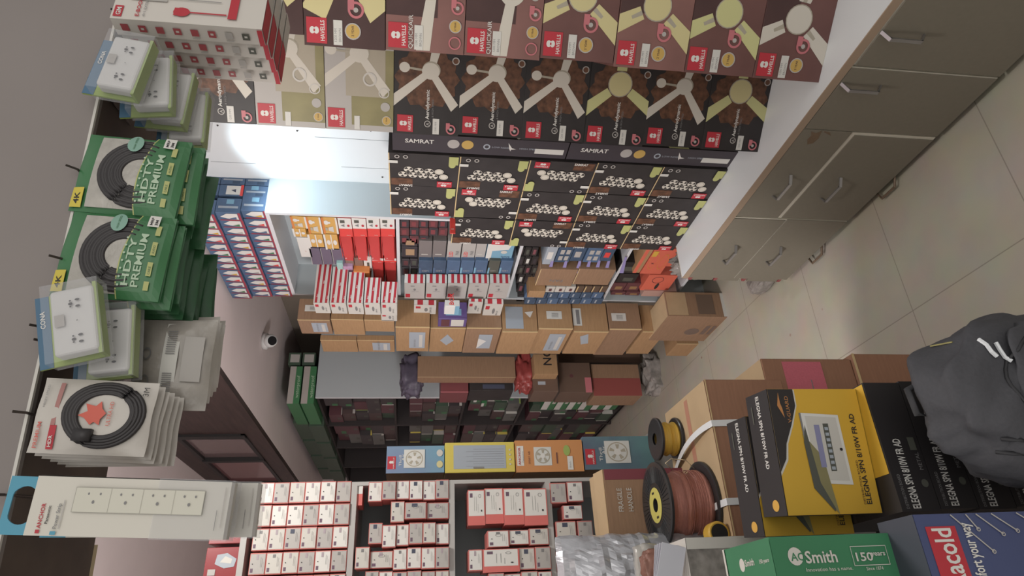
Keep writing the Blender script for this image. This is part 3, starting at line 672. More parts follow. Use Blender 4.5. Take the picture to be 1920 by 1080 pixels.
# third compartment
G6 = 'small black boxes in the third compartment'
cols = [C('dusky_red', 130, 60, 70), C('charcoal_box', 48, 40, 46), dkgrey, barcode_w]
for c_ in range(3):
    for r_ in range(6):
        a = 970 + c_*13; y0 = 464 + r_*17
        sf('black_lamp_box', 'small black box, %s down and %s along in the near stack of the third compartment' % (ORD[c_], ORD[r_]), a, a + 12, y0, y0 + 16, blk, {'L': [('r', cols[(c_*2 + r_) % 4], .2, .25, .75, .7)]}, group=G6, X=1.96)
sq = [('r', lightgrey, .15, .15, .42, .42), ('r', lightgrey, .55, .15, .82, .42), ('r', lightgrey, .15, .55, .42, .82), ('r', lightgrey, .55, .55, .82, .82)]
for i, (a, b, y0, y1) in enumerate([(1022, 1042, 462, 496), (1044, 1072, 463, 492), (1073, 1096, 464, 490), (1098, 1128, 464, 492), (1129, 1150, 466, 490)]):
    sf('blue_socket_box', ['white and pale blue printed box', 'navy box printed with four grey squares', 'navy box with a grey label', 'bright blue box printed with four squares', 'navy box with a red corner'][i] + ', beside the ten-fan boxes in the third compartment', a, b, y0, y1, [silverg, bluedk, bluedk, bluebx, bluedk][i], {'L': sq if i in (1, 3) else [('r', [white, lightgrey, lightgrey, white, redbright][i], .3, .3, .7, .8)]}, group='blue boxes in the third compartment', X=1.93)
for i, xx in enumerate([1036, 1062, 1088, 1106, 1124, 1142, 1172]):
    A = W(xx, 482, X=1.94); Bq = W(xx - 12, 512, X=1.90)
    mb = MB(); mb.add([(A.x, A.y, A.z), (A.x, A.y, A.z - .012), (Bq.x, Bq.y, Bq.z - .03), (Bq.x, Bq.y, Bq.z - .005)], [(0, 1, 2, 3)], lilac)
    mb.add([(A.x + .003, A.y, A.z), (A.x + .003, A.y, A.z - .012), (Bq.x + .003, Bq.y, Bq.z - .03), (Bq.x + .003, Bq.y, Bq.z - .005)], [(3, 2, 1, 0)], lilac)
    o = mb.build('box_flap'); tag(o, 'lilac cardboard flap sticking out of a blue box, %s from the top' % ORD[i], 'flap', 'lilac flaps')
sf('brown_carton', 'small brown carton in the third compartment, the upper of two below the lilac flaps', 1008, 1078, 505, 536, card2, X=1.90, arts={'L': [('r', carded, .0, .98, 1, 1), ('t', inkgrey, 'FAN', .4, .3, .14, 90)]})
sf('brown_carton', 'small brown carton in the third compartment, the lower of two below the lilac flaps', 1079, 1148, 505, 534, card2, X=1.90, arts={'L': [('r', carded, .0, .98, 1, 1)]})
for i in range(3): sf('white_lamp_box', 'small white box with a dark mark, %s of three below the brown carton' % ORD[i], 1022 + i*19, 1040 + i*19, 538, 548, offwhite, {'L': [('r', mar2, .2, .3, .7, .6)]}, group='three small white boxes', X=1.90)
for i in range(4): sf('brown_lamp_box', 'small brown box with pale stripes, %s of four' % ORD[i], 1080 + i*15, 1094 + i*15, 537, 548, C('dusty_dark_brown', 84, 60, 44), {'L': [('r', carded, .0, .8, 1, .95)]}, group='four small brown boxes', X=1.90)
for i in range(7): 
    for j in range(2): sf('blue_socket_box', 'small blue box, %s along the %s row above the brown cartons' % (ORD[i], ['upper', 'lower'][j]), 984 + i*21, 1004 + i*21, 549 + j*11, 559 + j*11, bluedk if (i + j) % 3 else bluebx, {'L': [('r', silverg, .2, .6, .8, .75)]}, group='row of small blue boxes', X=1.90)
sf('brown_lamp_box', 'small tan box lying among the dark boxes of the third compartment', 990, 1021, 546, 558, card, X=1.86)
# fourth compartment
for i, (a, b, y0, y1, m) in enumerate([(1160, 1196, 492, 512, blk), (1158, 1194, 514, 530, blk), (1146, 1172, 531, 545, mar2), (1173, 1200, 531, 545, mar2), (1146, 1172, 547, 553, mar2), (1173, 1200, 547, 554, mar2)]):
    sf('dark_lamp_box', 'dark box of the lowest compartment, %s from the camera side' % ORD[i], a, b, y0, y1, m, {'L': [('r', gold_ink if m is mar2 else dkgrey, .2, .2, .6, .7)]}, group='dark boxes of the lowest compartment', X=1.955)
ored = C('orange_red_box', 232, 88, 60)
fanicon = [('o', orange, .5, .72, .3, .18, .12), ('o', orange, .5, .28, .3, .18, .12), ('t', mar2, 'X', .4, .66, .12, 0, True), ('r', yellow, .7, .75, .9, .98)]
sf('orange_red_box', 'large orange-red box printed with round marks in the lowest compartment', 1214, 1255, 466, 514, ored, {'L': fanicon}, X=1.93)
sf('orange_red_box', 'orange-red box with a tan flap, above the large one in the lowest compartment', 1199, 1213, 466, 512, card, {'L': [('r', ored, .0, .5, 1, 1)]}, X=1.925)
sf('orange_red_box', 'plain orange-red box next to the counter end', 1256, 1272, 466, 500, ored, X=1.94)
sf('orange_red_box', 'orange-red box lying low below a black hole, farther end of the lowest compartment', 1208, 1262, 516, 545, ored, {'L': [('e', blk, .3, .5, .2, .06), ('o', mar2, .7, .6, .2, .2, .1)]}, X=1.93)
sf('white_lamp_box', 'dusty pink and white box at the far corner of the lowest compartment', 1204, 1266, 546, 556, C('dusty_pink', 186, 140, 126), X=1.92)

# ------------------------------------------------------------------ blue boxes on top of the shelf unit
dots = [greenw, yellow, redbright, bluebx, greenw, lightgrey]
k = 0
Y0 = YS1 + .01
for r_ in range(3):
    zb = ZS + .001 + r_*.121 - .0
    for c_ in range(13):
        yy = Y0 + c_*.072
        k += 1
        a = [('r', C('box_red_rim', 170, 40, 56), 0, 0, 1, .1), ('r', C('box_red_rim', 170, 40, 56), 0, 0, .12, .9), ('p', white, [(.15, .12), (.9, .12), (.9, .55), (.5, .85), (.3, .6)]), ('p', dots[(k*7 + r_) % 6], [(.2, .2), (.5, .2), (.3, .5)])]
        o = thingbox('bulb_carton', 'small blue, white and red bulb box, %s layer, %s along from the camera' % (['bottom', 'middle', 'top'][r_], ORD[c_]), 'box', (XS + .01 + .045 - r_*.012 + rnd.uniform(-.004, .004), yy + .035, zb), .09, .07, .119, bluebx, {'L': a, 'F': [('r', silverg, .3, .1, .45, .9), ('r', bluelt, .6, .3, .9, .6)]}, 'blue boxes on the shelf unit')
for r_ in range(3):
    for c_ in range(2):
        o = thingbox('blue_bulb_box', 'blue bulb box with a pale label, %s layer, %s aisle' % (['bottom', 'middle', 'top'][r_], ['near the', 'far from the'][c_]), 'box', (XS + .105 + c_*.072 + .03, Y0 + .05, ZS + .001 + r_*.121), .068, .1, .119, bluebx, {'F': [('r', silverg, .35, .1, .5, .9), ('r', bluelt, .6, .4, .95, .7), ('r', bluedk, .05, .2, .3, .5)] if (r_, c_) != (1, 0) else [('r', white, .1, .1, .9, .7), ('r', redbright, .0, .0, 1, .12), ('p', navy_dot, [(.3, .3), (.6, .3), (.5, .5)])]}, 'blue boxes on the shelf unit')

# ------------------------------------------------------------------ brown cartons beyond the shelf
lab = [('r', silverg, .15, .12, .8, .6), ('t', inkgrey, 'MADE IN INDIA', .2, .4, .06, 0), ('r', offwhite, .2, .2, .7, .3)]
XB = 1.74
def carton(x0, x1, yn, ye, yf, X, m=card, F=None, L=None, label='', **k):
    return ebox('brown_carton', label, 'carton', x0, x1, yn, ye, yf, X, m, {'F': [('r', carded, 0, 0, .015, 1)] + (F or []), 'L': [('r', carded, .97, 0, 1, 1)] + (L or [])}, 'brown cartons stacked beyond the shelf unit', **k)
barc = lambda x, y: [('r', barcode_w, x, y, x + .3, y + .45)] + [('r', inkgrey, x + .06 + .03*q, y + .1, x + .07 + .03*q, y + .3) for q in range(6)]
specs = [(557, 618, 560, 600, 626, XB, barc(.4, .35), lab, 'topmost brown carton beyond the shelf unit, with labels on both sides'),
 (620, 681, 560, 599, 628, XB, None, None, 'second brown carton from the top beyond the shelf unit'),
 (682, 739, 560, 600, 622, XB, None, None, 'third brown carton from the top beyond the shelf unit'),
 (741, 806, 562, 613, 659, XB - .02, None, lab, 'fourth brown carton from the top, with a grey label on its aisle side'),
 (807, 874, 562, 615, 660, XB - .0, None, [('p', silverg, [(.3, .5), (.5, .3), (.75, .5), (.5, .7)])], 'fifth brown carton from the top, with a diamond shaped label'),
 (875, 941, 562, 615, 662, XB - .01, None, [('r', silverg, .2, .2, .75, .6), ('p', white, [(.2, .6), (.6, .6), (.5, .35)])], 'sixth brown carton from the top, with a torn label'),
 (942, 1009, 570, 622, 664, XB - .03, [('r', silverg, .1, .4, .9, .9), ('p', white, [(.5, .2), (.7, .35), (.75, .1)])], None, 'seventh brown carton from the top, a torn tape end on its front'),
 (1010, 1075, 566, 616, 664, XB - .01, barc(.35, .3), lab, 'eighth brown carton from the top, with a barcode sticker and a grey label'),
 (1076, 1142, 568, 622, 664, XB - .02, [('r', barcode_w, .2, .75, .8, 1), ('r', inkgrey, .25, .8, .75, .9)], [('p', silverg, [(.5, .4), (.9, .55), (.8, .75), (.45, .6)])], 'ninth brown carton from the top, a wide sticker at its upper edge'),
 (1143, 1204, 568, 617, 666, XB - .0, barc(.3, .45), None, 'tenth brown carton from the top, with a tilted barcode sticker'),
 (1205, 1250, 572, 622, 664, XB - .0, None, None, 'eleventh brown carton from the top, above the big worn carton'),
 (1269, 1352, 600, 645, 668, XB + .0, None, None, 'lowest brown carton of the stack, resting on the floor behind the worn carton')]
for s_ in specs:
    o = carton(s_[0], s_[1], s_[2], s_[3], s_[4], s_[5], card if rnd.random() < .6 else card2, s_[6], s_[7], s_[8])
for i, (x0, x1) in enumerate([(600, 668), (669, 739)]):
    carton(x0, x1, 628, 638, 660, XB + .02, card, None, lab if i else None, ['upper', 'lower'][i] + ' of two flat cartons behind the top of the brown carton stack')
# big worn carton
wc = ebox('worn_carton', 'large worn carton with a white warning label standing on the floor below the brown stack', 'carton', 1252, 1392, 548, 594, 640, 1.725, card2,
     {'F': [('r', card3, .05, .72, .97, .99), ('r', C('carton_dark_print', 104, 78, 60), .1, .35, .9, .58), ('r', barcode_w, .02, .06, .98, .24), ('t', black, 'FRAGIL', .08, .1, .09, 0, True, .8)],
      'L': [('e', C('carton_stamp', 110, 84, 70), .4, .5, .13, .1), ('r', C('carton_stamp', 110, 84, 70), .3, .3, .65, .36), ('r', C('carton_stamp', 110, 84, 70), .3, .22, .65, .27)], 'T': [('r', card3, .02, .02, .98, .98)]})
bagm = C('grey_plastic', 150, 142, 134, rough=0.25, noise=0.3, nscale=30, bump=0.6)
def lump(name, c, r, m, label=None, cat=None, seed=1, amp=.18, n=24, squash=None, smooth=True, fr=3.0):
    import mathutils
    mb = MB(); V = []; F = []
    R0 = Vector(r)
    for i in range(n + 1):
        th = math.pi * i / n
        for j in range(n * 2):
            ph = math.pi * j / n
            d = Vector((math.sin(th)*math.cos(ph), math.sin(th)*math.sin(ph), math.cos(th)))
            q = 1 + amp * mathutils.noise.noise(d * fr + Vector((seed*7.3, seed*1.7, 0))) + amp*.5*mathutils.noise.noise(d*fr*2.7 + Vector((seed, 0, 0)))
            # superellipsoid
            e = .6
            p = Vector([math.copysign(abs(a)**e, a) for a in d]) * q
            V.append((p.x*R0.x, p.y*R0.y, p.z*R0.z))
    N2 = n*2
    for i in range(n):
        for j in range(N2): F.append((i*N2 + j, (i+1)*N2 + j, (i+1)*N2 + (j+1) % N2, i*N2 + (j+1) % N2))
    mb.add(V, F, m); o = mb.build(name, smooth=smooth); o.location = c
    return tag(o, label, cat)
p = W(1360, 540, Y=3.05)
lump('plastic_wrap', (1.78, 3.0, .42), (.07, .08, .2), bagm, 'crumpled grey plastic sheet pushed between the counter end and the worn carton', 'plastic', 3, .25)
lump('plastic_wrap', (1.69, 3.02, FL + .05), (.05, .09, .048), bagm, 'small roll of grey plastic lying on the floor behind the drawer unit', 'plastic', 5, .2)
# low cabinet with red edges between counter end and carton
c = empty('small_cabinet', (1.85, 2.9, FL), 0, 'narrow pale cabinet with red edging tucked behind the end of the drawer units', 'cabinet')
mb = MB(); mb.box(1.63, 2.825, FL, 2.1, 2.89, .64, carcass); ch(mb, 'cabinet_body', c)
rt = C('red_edging', 150, 60, 60)
for z in (.098, .30, .46, .60):
    mb = MB(); mb.box(1.615, 2.83, z - .008, 1.631, 2.888, z + .008, rt); ch(mb, 'red_edging', c)
for z0, z1 in ((.11, .28), (.33, .45), (.475, .59)):
    mb = MB(); mb.box(1.617, 2.83, z0, 1.63, 2.888, z1, lamin); ch(mb, 'drawer_front', c)
# CCTV dome camera on the low ceiling
P0 = W(508, 640, Z=3.12)
cc = empty('security_camera', (P0.x, P0.y, 3.178), 0, 'white dome security camera on the low ceiling above the brown cartons', 'camera')
mb = MB(); mb.lathe([(0, 0), (.062, 0), (.064, -.03), (.055, -.04), (0, -.04)], plasticw, n=32); o = mb.build('base', smooth=True); o.parent = cc
mb = MB()
mb.lathe([(0, .05), (.03, .045), (.048, .02), (.05, -.02), (.042, -.045), (.0, -.045)], plasticw, n=32); o = mb.build('eyeball', smooth=True); o.parent = cc; o.location = (-.01, -.03, -.055); o.rotation_euler = (math.radians(-50), math.radians(25), 0)
mb = MB(); mb.lathe([(0, -.048), (.034, -.048), (.036, -.04), (.036, -.03)], C('lens_black', 16, 16, 18, rough=.15), n=24); o2 = mb.build('lens', smooth=False); o2.parent = o

# ================================================================== rear dark shelf unit and its grey end panel
XR = 1.82; YR = 5.44
ru = empty('rear_shelf_unit', (XR + .3, 6.5, FL), 0, 'dark shelf unit with a plain grey end panel, packed with small boxes at the rear', 'shelf')
ZR = W(592, 747, X=XR).z
mb = MB(); mb.box(XR, YR - .02, FL, 2.65, YR, ZR, C('grey_end_panel', 176, 184, 188, rough=.5)); ch(mb, 'end_panel', ru)
mb = MB(); mb.box(XR - .004, YR - .022, FL, XR, YR + .004, ZR, shelfw); ch(mb, 'edge_strip', ru)
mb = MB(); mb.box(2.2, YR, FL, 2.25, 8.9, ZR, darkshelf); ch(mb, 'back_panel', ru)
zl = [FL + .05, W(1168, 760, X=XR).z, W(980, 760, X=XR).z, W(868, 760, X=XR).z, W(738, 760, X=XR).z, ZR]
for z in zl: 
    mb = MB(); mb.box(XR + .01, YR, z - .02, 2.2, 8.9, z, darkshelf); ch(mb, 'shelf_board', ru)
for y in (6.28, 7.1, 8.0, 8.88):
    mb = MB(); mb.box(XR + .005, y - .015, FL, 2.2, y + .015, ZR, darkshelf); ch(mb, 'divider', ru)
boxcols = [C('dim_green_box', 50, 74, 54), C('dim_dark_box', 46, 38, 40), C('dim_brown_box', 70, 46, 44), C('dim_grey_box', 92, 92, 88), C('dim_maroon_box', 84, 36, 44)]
rr = random.Random(11)
lv = ['lowest', 'second lowest', 'middle', 'second highest', 'highest']
for li in range(1, 5):
    z0 = zl[li] + .001; z1 = zl[li + 1] - .03 if li < 4 else ZR - .03
    for bay, (ya, yb) in enumerate([(YR + .06, 6.24), (6.32, 7.06)]):
        n = int((z1 - z0) / .118); 
        for row in range(3 if bay == 0 else 2):
            for q in range(n):
                if rr.random() < .14 and q > n*.5: break
                yy = ya + row*((yb - ya)/(3 if bay == 0 else 2)) ; dpt = (yb - ya)/(3 if bay == 0 else 2) - .015
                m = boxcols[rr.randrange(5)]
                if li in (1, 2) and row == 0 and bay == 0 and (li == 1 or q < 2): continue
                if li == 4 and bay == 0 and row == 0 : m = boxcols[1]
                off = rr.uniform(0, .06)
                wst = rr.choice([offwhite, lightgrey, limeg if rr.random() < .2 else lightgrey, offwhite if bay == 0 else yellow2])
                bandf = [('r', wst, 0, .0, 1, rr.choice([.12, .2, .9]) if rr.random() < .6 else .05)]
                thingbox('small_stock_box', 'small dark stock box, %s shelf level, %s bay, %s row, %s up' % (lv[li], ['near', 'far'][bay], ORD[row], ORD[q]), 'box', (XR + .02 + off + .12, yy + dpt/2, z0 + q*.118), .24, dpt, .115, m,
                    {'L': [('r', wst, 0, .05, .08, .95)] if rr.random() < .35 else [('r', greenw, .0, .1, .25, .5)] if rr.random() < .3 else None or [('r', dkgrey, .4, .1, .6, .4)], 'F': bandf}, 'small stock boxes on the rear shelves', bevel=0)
# bright green and white boxes in a row
for i, (a, b) in enumerate([(1018, 1042), (1043, 1065), (1066, 1088), (1089, 1112), (1113, 1136), (1137, 1161)]):
    sf('green_white_box', 'bright green and white box, %s from the top of the row beside the grey panel' % ORD[i], a, b, 750, 768, greenw, {'L': [('r', white, 0, .5, 1, 1), ('r', offwhite, .6, .1, .9, .35)]}, X=XR + .002, depth=.12, group='green and white boxes')
for i, (a, b, y0, y1) in enumerate([(888, 900, 747, 754), (902, 912, 756, 762), (915, 940, 747, 752), (941, 963, 747, 751)]):
    sf('green_white_box', 'small green and white box end beside the grey panel, %s from the top' % ORD[i], a, b, y0, y1, greenw, {'L': [('r', white, 0, .5, 1, 1)]}, X=XR + .012, depth=.2, group='green and white boxes')
# long green boxes on top
P_ = W(566, 700, Y=YR - .1); 
for i, (x0, x1) in enumerate([(541, 564), (567, 591)]):
    fbox('long_green_box', '%s long green and pale box lying on top of the rear shelf unit' % ['upper', 'lower'][i], 'box', x0, x1, 687, 757, YR, .6, greenw, {'F': [('r', C('pale_strip', 176, 166, 158), 0, .5, 1, 1), ('t', hdink, 'waterproof', .15, .12, .28, 0, False, .6)]}, 'long green boxes')
    fbox('long_green_box', '%s short end of a green box beside the long ones, with a pale label' % ['upper', 'lower'][i], 'box', x0, x1, 661, 684, YR, .6, boxcols[0], {'F': [('r', lightgrey, .2, .1, .85, .85)]}, 'long green boxes')
for i in range(8):
    thingbox('long_dark_box', 'dark box on the rear shelf top, %s of the receding row' % ORD[i], 'box', (XR + .12 + .03*(i % 2), YR + .93 + .62*(i//2), ZR + .001 + .14*(i % 2)), .34, .55, .135, boxcols[0], {'F': [('r', lightgrey, .1, .2, .3, .5)]}, 'dark boxes on the rear shelf top')
# things stacked in front of the grey end panel
fbox('brown_carton', 'tall plain cardboard carton leaning before the grey end panel', 'carton', 783, 966, 668, 708, 4.75, .12, card2, {'F': [('r', card3, 0, 0, .03, 1)]}, ry=.0)
fbox('red_box', 'dark red box below the leaning cardboard', 'box', 826, 878, 700, 736, 4.9, .25, C('dark_red_box', 118, 44, 48), {'F': [('r', pink, 0, .0, .04, 1)]})
fbox('black_patterned_box', 'black patterned box next to the dark red one before the grey panel', 'box', 880, 962, 704, 732, 4.9, .25, blk, {'F': [('r', navy_dot, .1, .2, .4, .7), ('r', mar2, .5, .3, .8, .8)]})
lump('purple_bag', W(772, 705, Y=4.95), (.16, .1, .085), C('dusty_purple_bag', 84, 74, 96, noise=.4, nscale=14), 'dusty purple crumpled bag sticking out at the edge of the grey panel', 'bag', 8, .3)
lump('red_bag', W(982, 700, Y=4.8), (.15, .1, .066), C('red_bag_plastic', 170, 52, 48, rough=.3, noise=.3, nscale=10), 'red plastic bag squeezed between the boxes before the grey panel', 'bag', 9, .3)
fbox('brown_carton', 'tan carton with black lettering before the grey panel', 'carton', 1001, 1045, 664, 702, 4.6, .25, card, {'F': [('t', black, 'NG', .45, .25, .35, 0, True)]})
fbox('brown_carton', 'dark brown carton under the lettered carton', 'carton', 999, 1046, 703, 734, 4.7, .25, C('dark_carton', 96, 68, 52), {'F': [('r', silverg, .4, .5, .6, .8)]})
fbox('brown_carton', 'dull brown carton before the grey panel, left of the red-based one', 'carton', 1047, 1108, 680, 736, 4.85, .25, C('dark_carton', 96, 68, 52), {'F': [('r', pink, .0, .0, .5, .2), ('e', mar2, .55, .6, .06, .06)]})
fbox('red_based_carton', 'carton with a brown upper half and a red lower half before the grey panel', 'carton', 1110, 1200, 683, 742, 4.9, .25, card2, {'F': [('r', C('dull_red', 150, 56, 50), 0, 0, .55, 1)]})
fbox('brown_carton', 'long brown carton low in the pile, hidden behind the brown cartons', 'carton', 1046, 1200, 662, 680, 5.0, .25, C('dark_carton', 96, 68, 52))
lump('grey_bag', W(1235, 700, Y=4.9), (.16, .12, .12), bagm, 'grey bag lying on the floor at the end of the rear shelf', 'bag', 12, .4)

# ================================================================== left shelving with switch boxes
YL = 2.2
def zx(x, y=980, Y=YL): return W(x, y, Y=Y).z
def xx(y, x=700, Y=YL): return W(x, y, Y=Y).x
XLr = xx(899, 900)
ls = empty('switch_box_shelving', (XLr - .6, YL + .16, FL), 0, 'grey laminate shelving packed with red-edged white switch boxes, at the left side', 'shelf')
mb = MB(); mb.box(XLr - .012, YL, FL, XLr, YL + .34, zx(460), shelfg); ch(mb, 'side_panel', ls)
mb = MB(); mb.box(-1.3, YL, FL, -1.28, YL + .34, zx(460), shelfg); ch(mb, 'side_panel', ls)
mb = MB(); mb.box(-1.28, YL + .30, FL, XLr - .012, YL + .32, zx(462), shelfin); ch(mb, 'back_panel', ls)
bz = [zx(455), zx(655), zx(842), zx(1027), 1.2, .6]
for i, z in enumerate(bz):
    mb = MB(); mb.box(-1.28, YL, z - .018, XLr - .012, YL + .30, z - (0.0 if i else .0), shelfg); ch(mb, 'shelf_board', ls)
sbod = C('switch_box_salmon', 214, 104, 96, noise=.1, nscale=30)
def switch_art(kind, r):
    it = [('r', [white, offwhite, lightgrey][r % 3] if kind != 'edge' else offwhite, .05, .045, .95, .955)]
    fr = [('r', plum, .12, .74, .3, .9)]
    if r % 4 == 1: fr.append(('r', navy_dot, .72, .42, .92, .68))
    elif r % 4 == 2: fr.append(('r', inkgrey, .76, .42, .9, .6))
    else: fr.append(('r', C('pale_plum', 168, 150, 158), .7, .46, .92, .6))
    fr += [('e', black, .5, .8, .025, .035), ('r', inkgrey, .35, .3, .8, .312), ('r', inkgrey, .35, .22, .75, .232), ('r', C('pale_plum', 168, 150, 158), .15, .14, .6, .15)]
    if kind == 'wide': fr += [('o', inkgrey, .72, .5, .09, .14, .15)]
    return it + fr
swr = random.Random(2)
def switch(x0, x1, y0, y1, label, kind='std', dy=0.0, depth=.09, redbase=False, **k):
    it = switch_art(kind, swr.randrange(12))
    if redbase: it = [('r', C('bright_salmon', 226, 92, 84), 0, 0, 1, 1)] + [(q[0], q[1], q[2]*.78 + .22, q[3], q[4]*.78 + .22, q[5]) if q[0] == 'r' else q for q in it if q[0] in 'r']
    return fbox('switch_box', label, 'box', x0, x1, y0, y1, YL - .004 + dy, depth, sbod, {'F': it}, 'white and red switch boxes', bevel=.001, **k)
cn = ['first', 'second', 'third', 'fourth', 'fifth', 'sixth']
colsx = [[(487, 514), (515, 542), (543, 570), (571, 597), (598, 623), (624, 649)], [(481, 509), (510, 538), (539, 567), (568, 595), (596, 622), (623, 648)],
         [(475, 503), (504, 532), (533, 561), (562, 589), (590, 618), (619, 647)], [(469, 497), (498, 526), (527, 555), (556, 584), (585, 613), (614, 643)], [(463, 491), (492, 520), (521, 549), (550, 579), (580, 609), (610, 640)]]
yb = [(904, 944), (946, 987), (989, 1031), (1034, 1076), (1079, 1121)]
zbase = bz[1] + .0005
for c_ in range(5):
    hts = (bz[0] - .018 - bz[1]); 
    for r_ in range(6):
        a, b = colsx[c_][r_]; A = yb[c_]
        xl, xr = xx(A[1], 560), xx(A[0], 560)
        h = .0412*YL/1.92*1.0
        z = zbase + (5 - r_)*h
        o = thingbox('switch_box', 'white switch box, top compartment, %s from the top, %s column from the aisle' % (cn[r_], cn[c_]), 'box', ((xl + xr)/2 + swr.uniform(-.0008, .0008), YL - .004 + swr.uniform(-.004, .003) + .045, z), abs(xr - xl) - .001, .09, h - .0006, sbod, {'F': switch_art('std', swr.randrange(12))}, 'white and red switch boxes', bevel=.001)
comp2 = [(681, 707, 903, 941, 'std'), (708, 734, 903, 939, 'std'), (735, 760, 902, 938, 'std'), (761, 786, 901, 938, 'std'), (787, 811, 901, 938, 'std'), (812, 837, 900, 937, 'std'),
 (726, 752, 941, 981, 'std'), (754, 795, 943, 975, 'wide'), (796, 838, 942, 973, 'wide'),
 (677, 703, 981, 1021, 'std'), (705, 731, 985, 1028, 'std'), (733, 757, 984, 1025, 'std'), (759, 785, 981, 1022, 'std'), (787, 811, 981, 1021, 'std'), (812, 837, 981, 1021, 'std'),
 (655, 682, 1026, 1068, 'std'), (683, 727, 1033, 1066, 'wide'), (729, 755, 1029, 1070, 'std'), (757, 784, 1027, 1068, 'std'), (785, 811, 1027, 1068, 'std'), (812, 838, 1026, 1067, 'std'),
 (672, 698, 1071, 1112, 'std'), (700, 726, 1072, 1112, 'std'), (728, 755, 1073, 1112, 'std'), (757, 784, 1071, 1112, 'std'), (785, 811, 1071, 1112, 'std'), (812, 838, 1070, 1112, 'std')]
def columns(lst, floorz, pre):
    """stack each column down onto its board"""
    import collections
    groups = collections.OrderedDict()
    for q in lst: 
        key = None
        for g in groups:
            if abs(g - q[2]) < 14: key = g
        groups.setdefault(key if key is not None else q[2], []).append(q)
    for ci, (g, qs) in enumerate(groups.items()):
        for ri, q in enumerate(sorted(qs, key=lambda q: -q[1])):
            pass
    return groups
g2 = columns(comp2, bz[2], '')
def place(groups, base, comp, depth=.09):
    for ci, (g, qs) in enumerate(groups.items()):
        z = base + .0008; qs = sorted(qs, key=lambda q: -q[1])
        for ri, q in enumerate(qs):
            x0, x1, y0, y1, kd = q
            top, bot = zx(x0, (y0+y1)/2), zx(x1, (y0+y1)/2)
            xl, xr = xx(y1, (x0+x1)/2), xx(y0, (x0+x1)/2)
            h = top - bot
            lab_ = '%s switch box, %s, %s from the bottom, %s column from the aisle' % ({'wide': 'wide white', 'redbase': 'tall white', 'floral': 'floral-edged'}.get(kd, 'white'), comp, cn[ri], cn[min(ci, 5)])
            it = switch_art(kd, swr.randrange(12))
            if kd == 'redbase':
                it = [('r', C('bright_salmon', 226, 92, 84), 0, 0, 1, 1), ('r', white, .26, .04, .97, .96), ('r', plum, .78, .72, .9, .88), ('e', black, .4, .2, .03, .04), ('r', inkgrey, .4, .5, .8, .512), ('r', inkgrey, .4, .62, .8, .63), ('o', inkgrey, .82, .3, .05, .08, .2), ('r', inkgrey, .35, .4, .6, .41)]
            if kd == 'floral': it = [('r', salmon, 0, .1, 1, .2), ('r', salmon, 0, .6, 1, .7), ('r', offwhite, .06, .04, .97, .9), ('r', navy_dot, .65, .4, .85, .65), ('r', plum, .12, .7, .35, .85)]
            thingbox('switch_box', lab_, 'box', ((xl + xr)/2, YL - .006 + swr.uniform(-.01, .006) + depth/2, z), xr - xl - .001, depth, h - .0006, sbod, {'F': it}, 'white and red switch boxes', bevel=.001, rz=swr.uniform(-.02, .02))
            z += h
place(g2, bz[2], 'second compartment')
for i in range(2):
    o = thingbox('switch_box_sleeve', 'thin upright red and white sleeve leaning in the second compartment, %s of two' % ORD[i], 'box', (xx(925), YL + .05, zx(681, 925) + .001), .07, .09, .012, C('bright_salmon', 226, 92, 84), {'F': [('r', white, .5, 0, 1, 1)]}, None, bevel=0)
    o.location.z = zx(680, 925) + .0005 + i*.0135
comp3 = [(985, 1020, 918, 980, 'redbase'), (938, 977, 918, 980, 'redbase'), (900, 937, 916, 985, 'redbase'), (850, 881, 919, 985, 'redbase'),]
comp3 = [(976, 1020, 917, 986, 'redbase'), (938, 975, 917, 986, 'redbase'), (902, 937, 916, 983, 'redbase'), (848, 880, 919, 986, 'redbase'),
 (983, 1020, 991, 1023, 'wide'), (943, 981, 994, 1022, 'wide'), (900, 941, 996, 1028, 'wide'),
 (993, 1022, 1026, 1069, 'std'), (962, 992, 1027, 1069, 'std'), (891, 960, 1030, 1074, 'redbase'), (863, 889, 1031, 1072, 'std'),
 (996, 1022, 1072, 1112, 'redbase'), (962, 994, 1072, 1112, 'std'), (928, 960, 1076, 1112, 'std'), (896, 926, 1076, 1112, 'std')]
place(columns(comp3, 0, ''), bz[3], 'third compartment')
comp4 = [(1063, 1093, 903, 941, 'std'), (1031, 1062, 905, 944, 'std'), (1055, 1092, 947, 974, 'wide'), (1083, 1112, 976, 1016, 'floral'), (1042, 1081, 977, 1017, 'floral')]
for q, nm in zip(comp4, ['lower near the aisle', 'upper near the aisle', 'a wide one left of them', 'floral-edged, lower', 'floral-edged, upper']):
    switch(*q[:4], 'white switch box in the fourth compartment, ' + nm, q[4] if q[4] != 'floral' else 'std')
for i, q in enumerate([(1030, 1052, 1034, 1072), (1053, 1090, 1034, 1072)]):
    fbox('salmon_box', '%s salmon-coloured box at the left end of the fourth compartment' % ['upper', 'lower'][i], 'box', *q, YL + .02, .09, sbod)
# red boxes on top of the shelving
for i, (a, b, y0, y1) in enumerate([(384, 444, 978, 1020), (378, 440, 1026, 1084)]):
    zb = bz[0] + .001; o = fbox('red_lamp_box', 'glossy red box printed with a grey lamp on the left shelving, %s aisle' % ['near the', 'far from the'][i], 'box', a, b, y0, y1, YL + .01, .16, C('glossy_red_box', 150, 30, 36, rough=.25), {'F': [('p', silverg, [(.35, .1), (.6, .05), (.8, .35), (.75, .65), (.45, .7), (.3, .4)]), ('p', offwhite, [(.45, .2), (.6, .18), (.7, .4), (.5, .55)]), ('r', lightgrey, .08, .65, .28, .88)] if i else [('p', silverg, [(.7, .2), (1, .2), (1, .7), (.75, .6)]), ('r', offwhite, .2, .6, .45, .85)]})
    o.location.z = zb
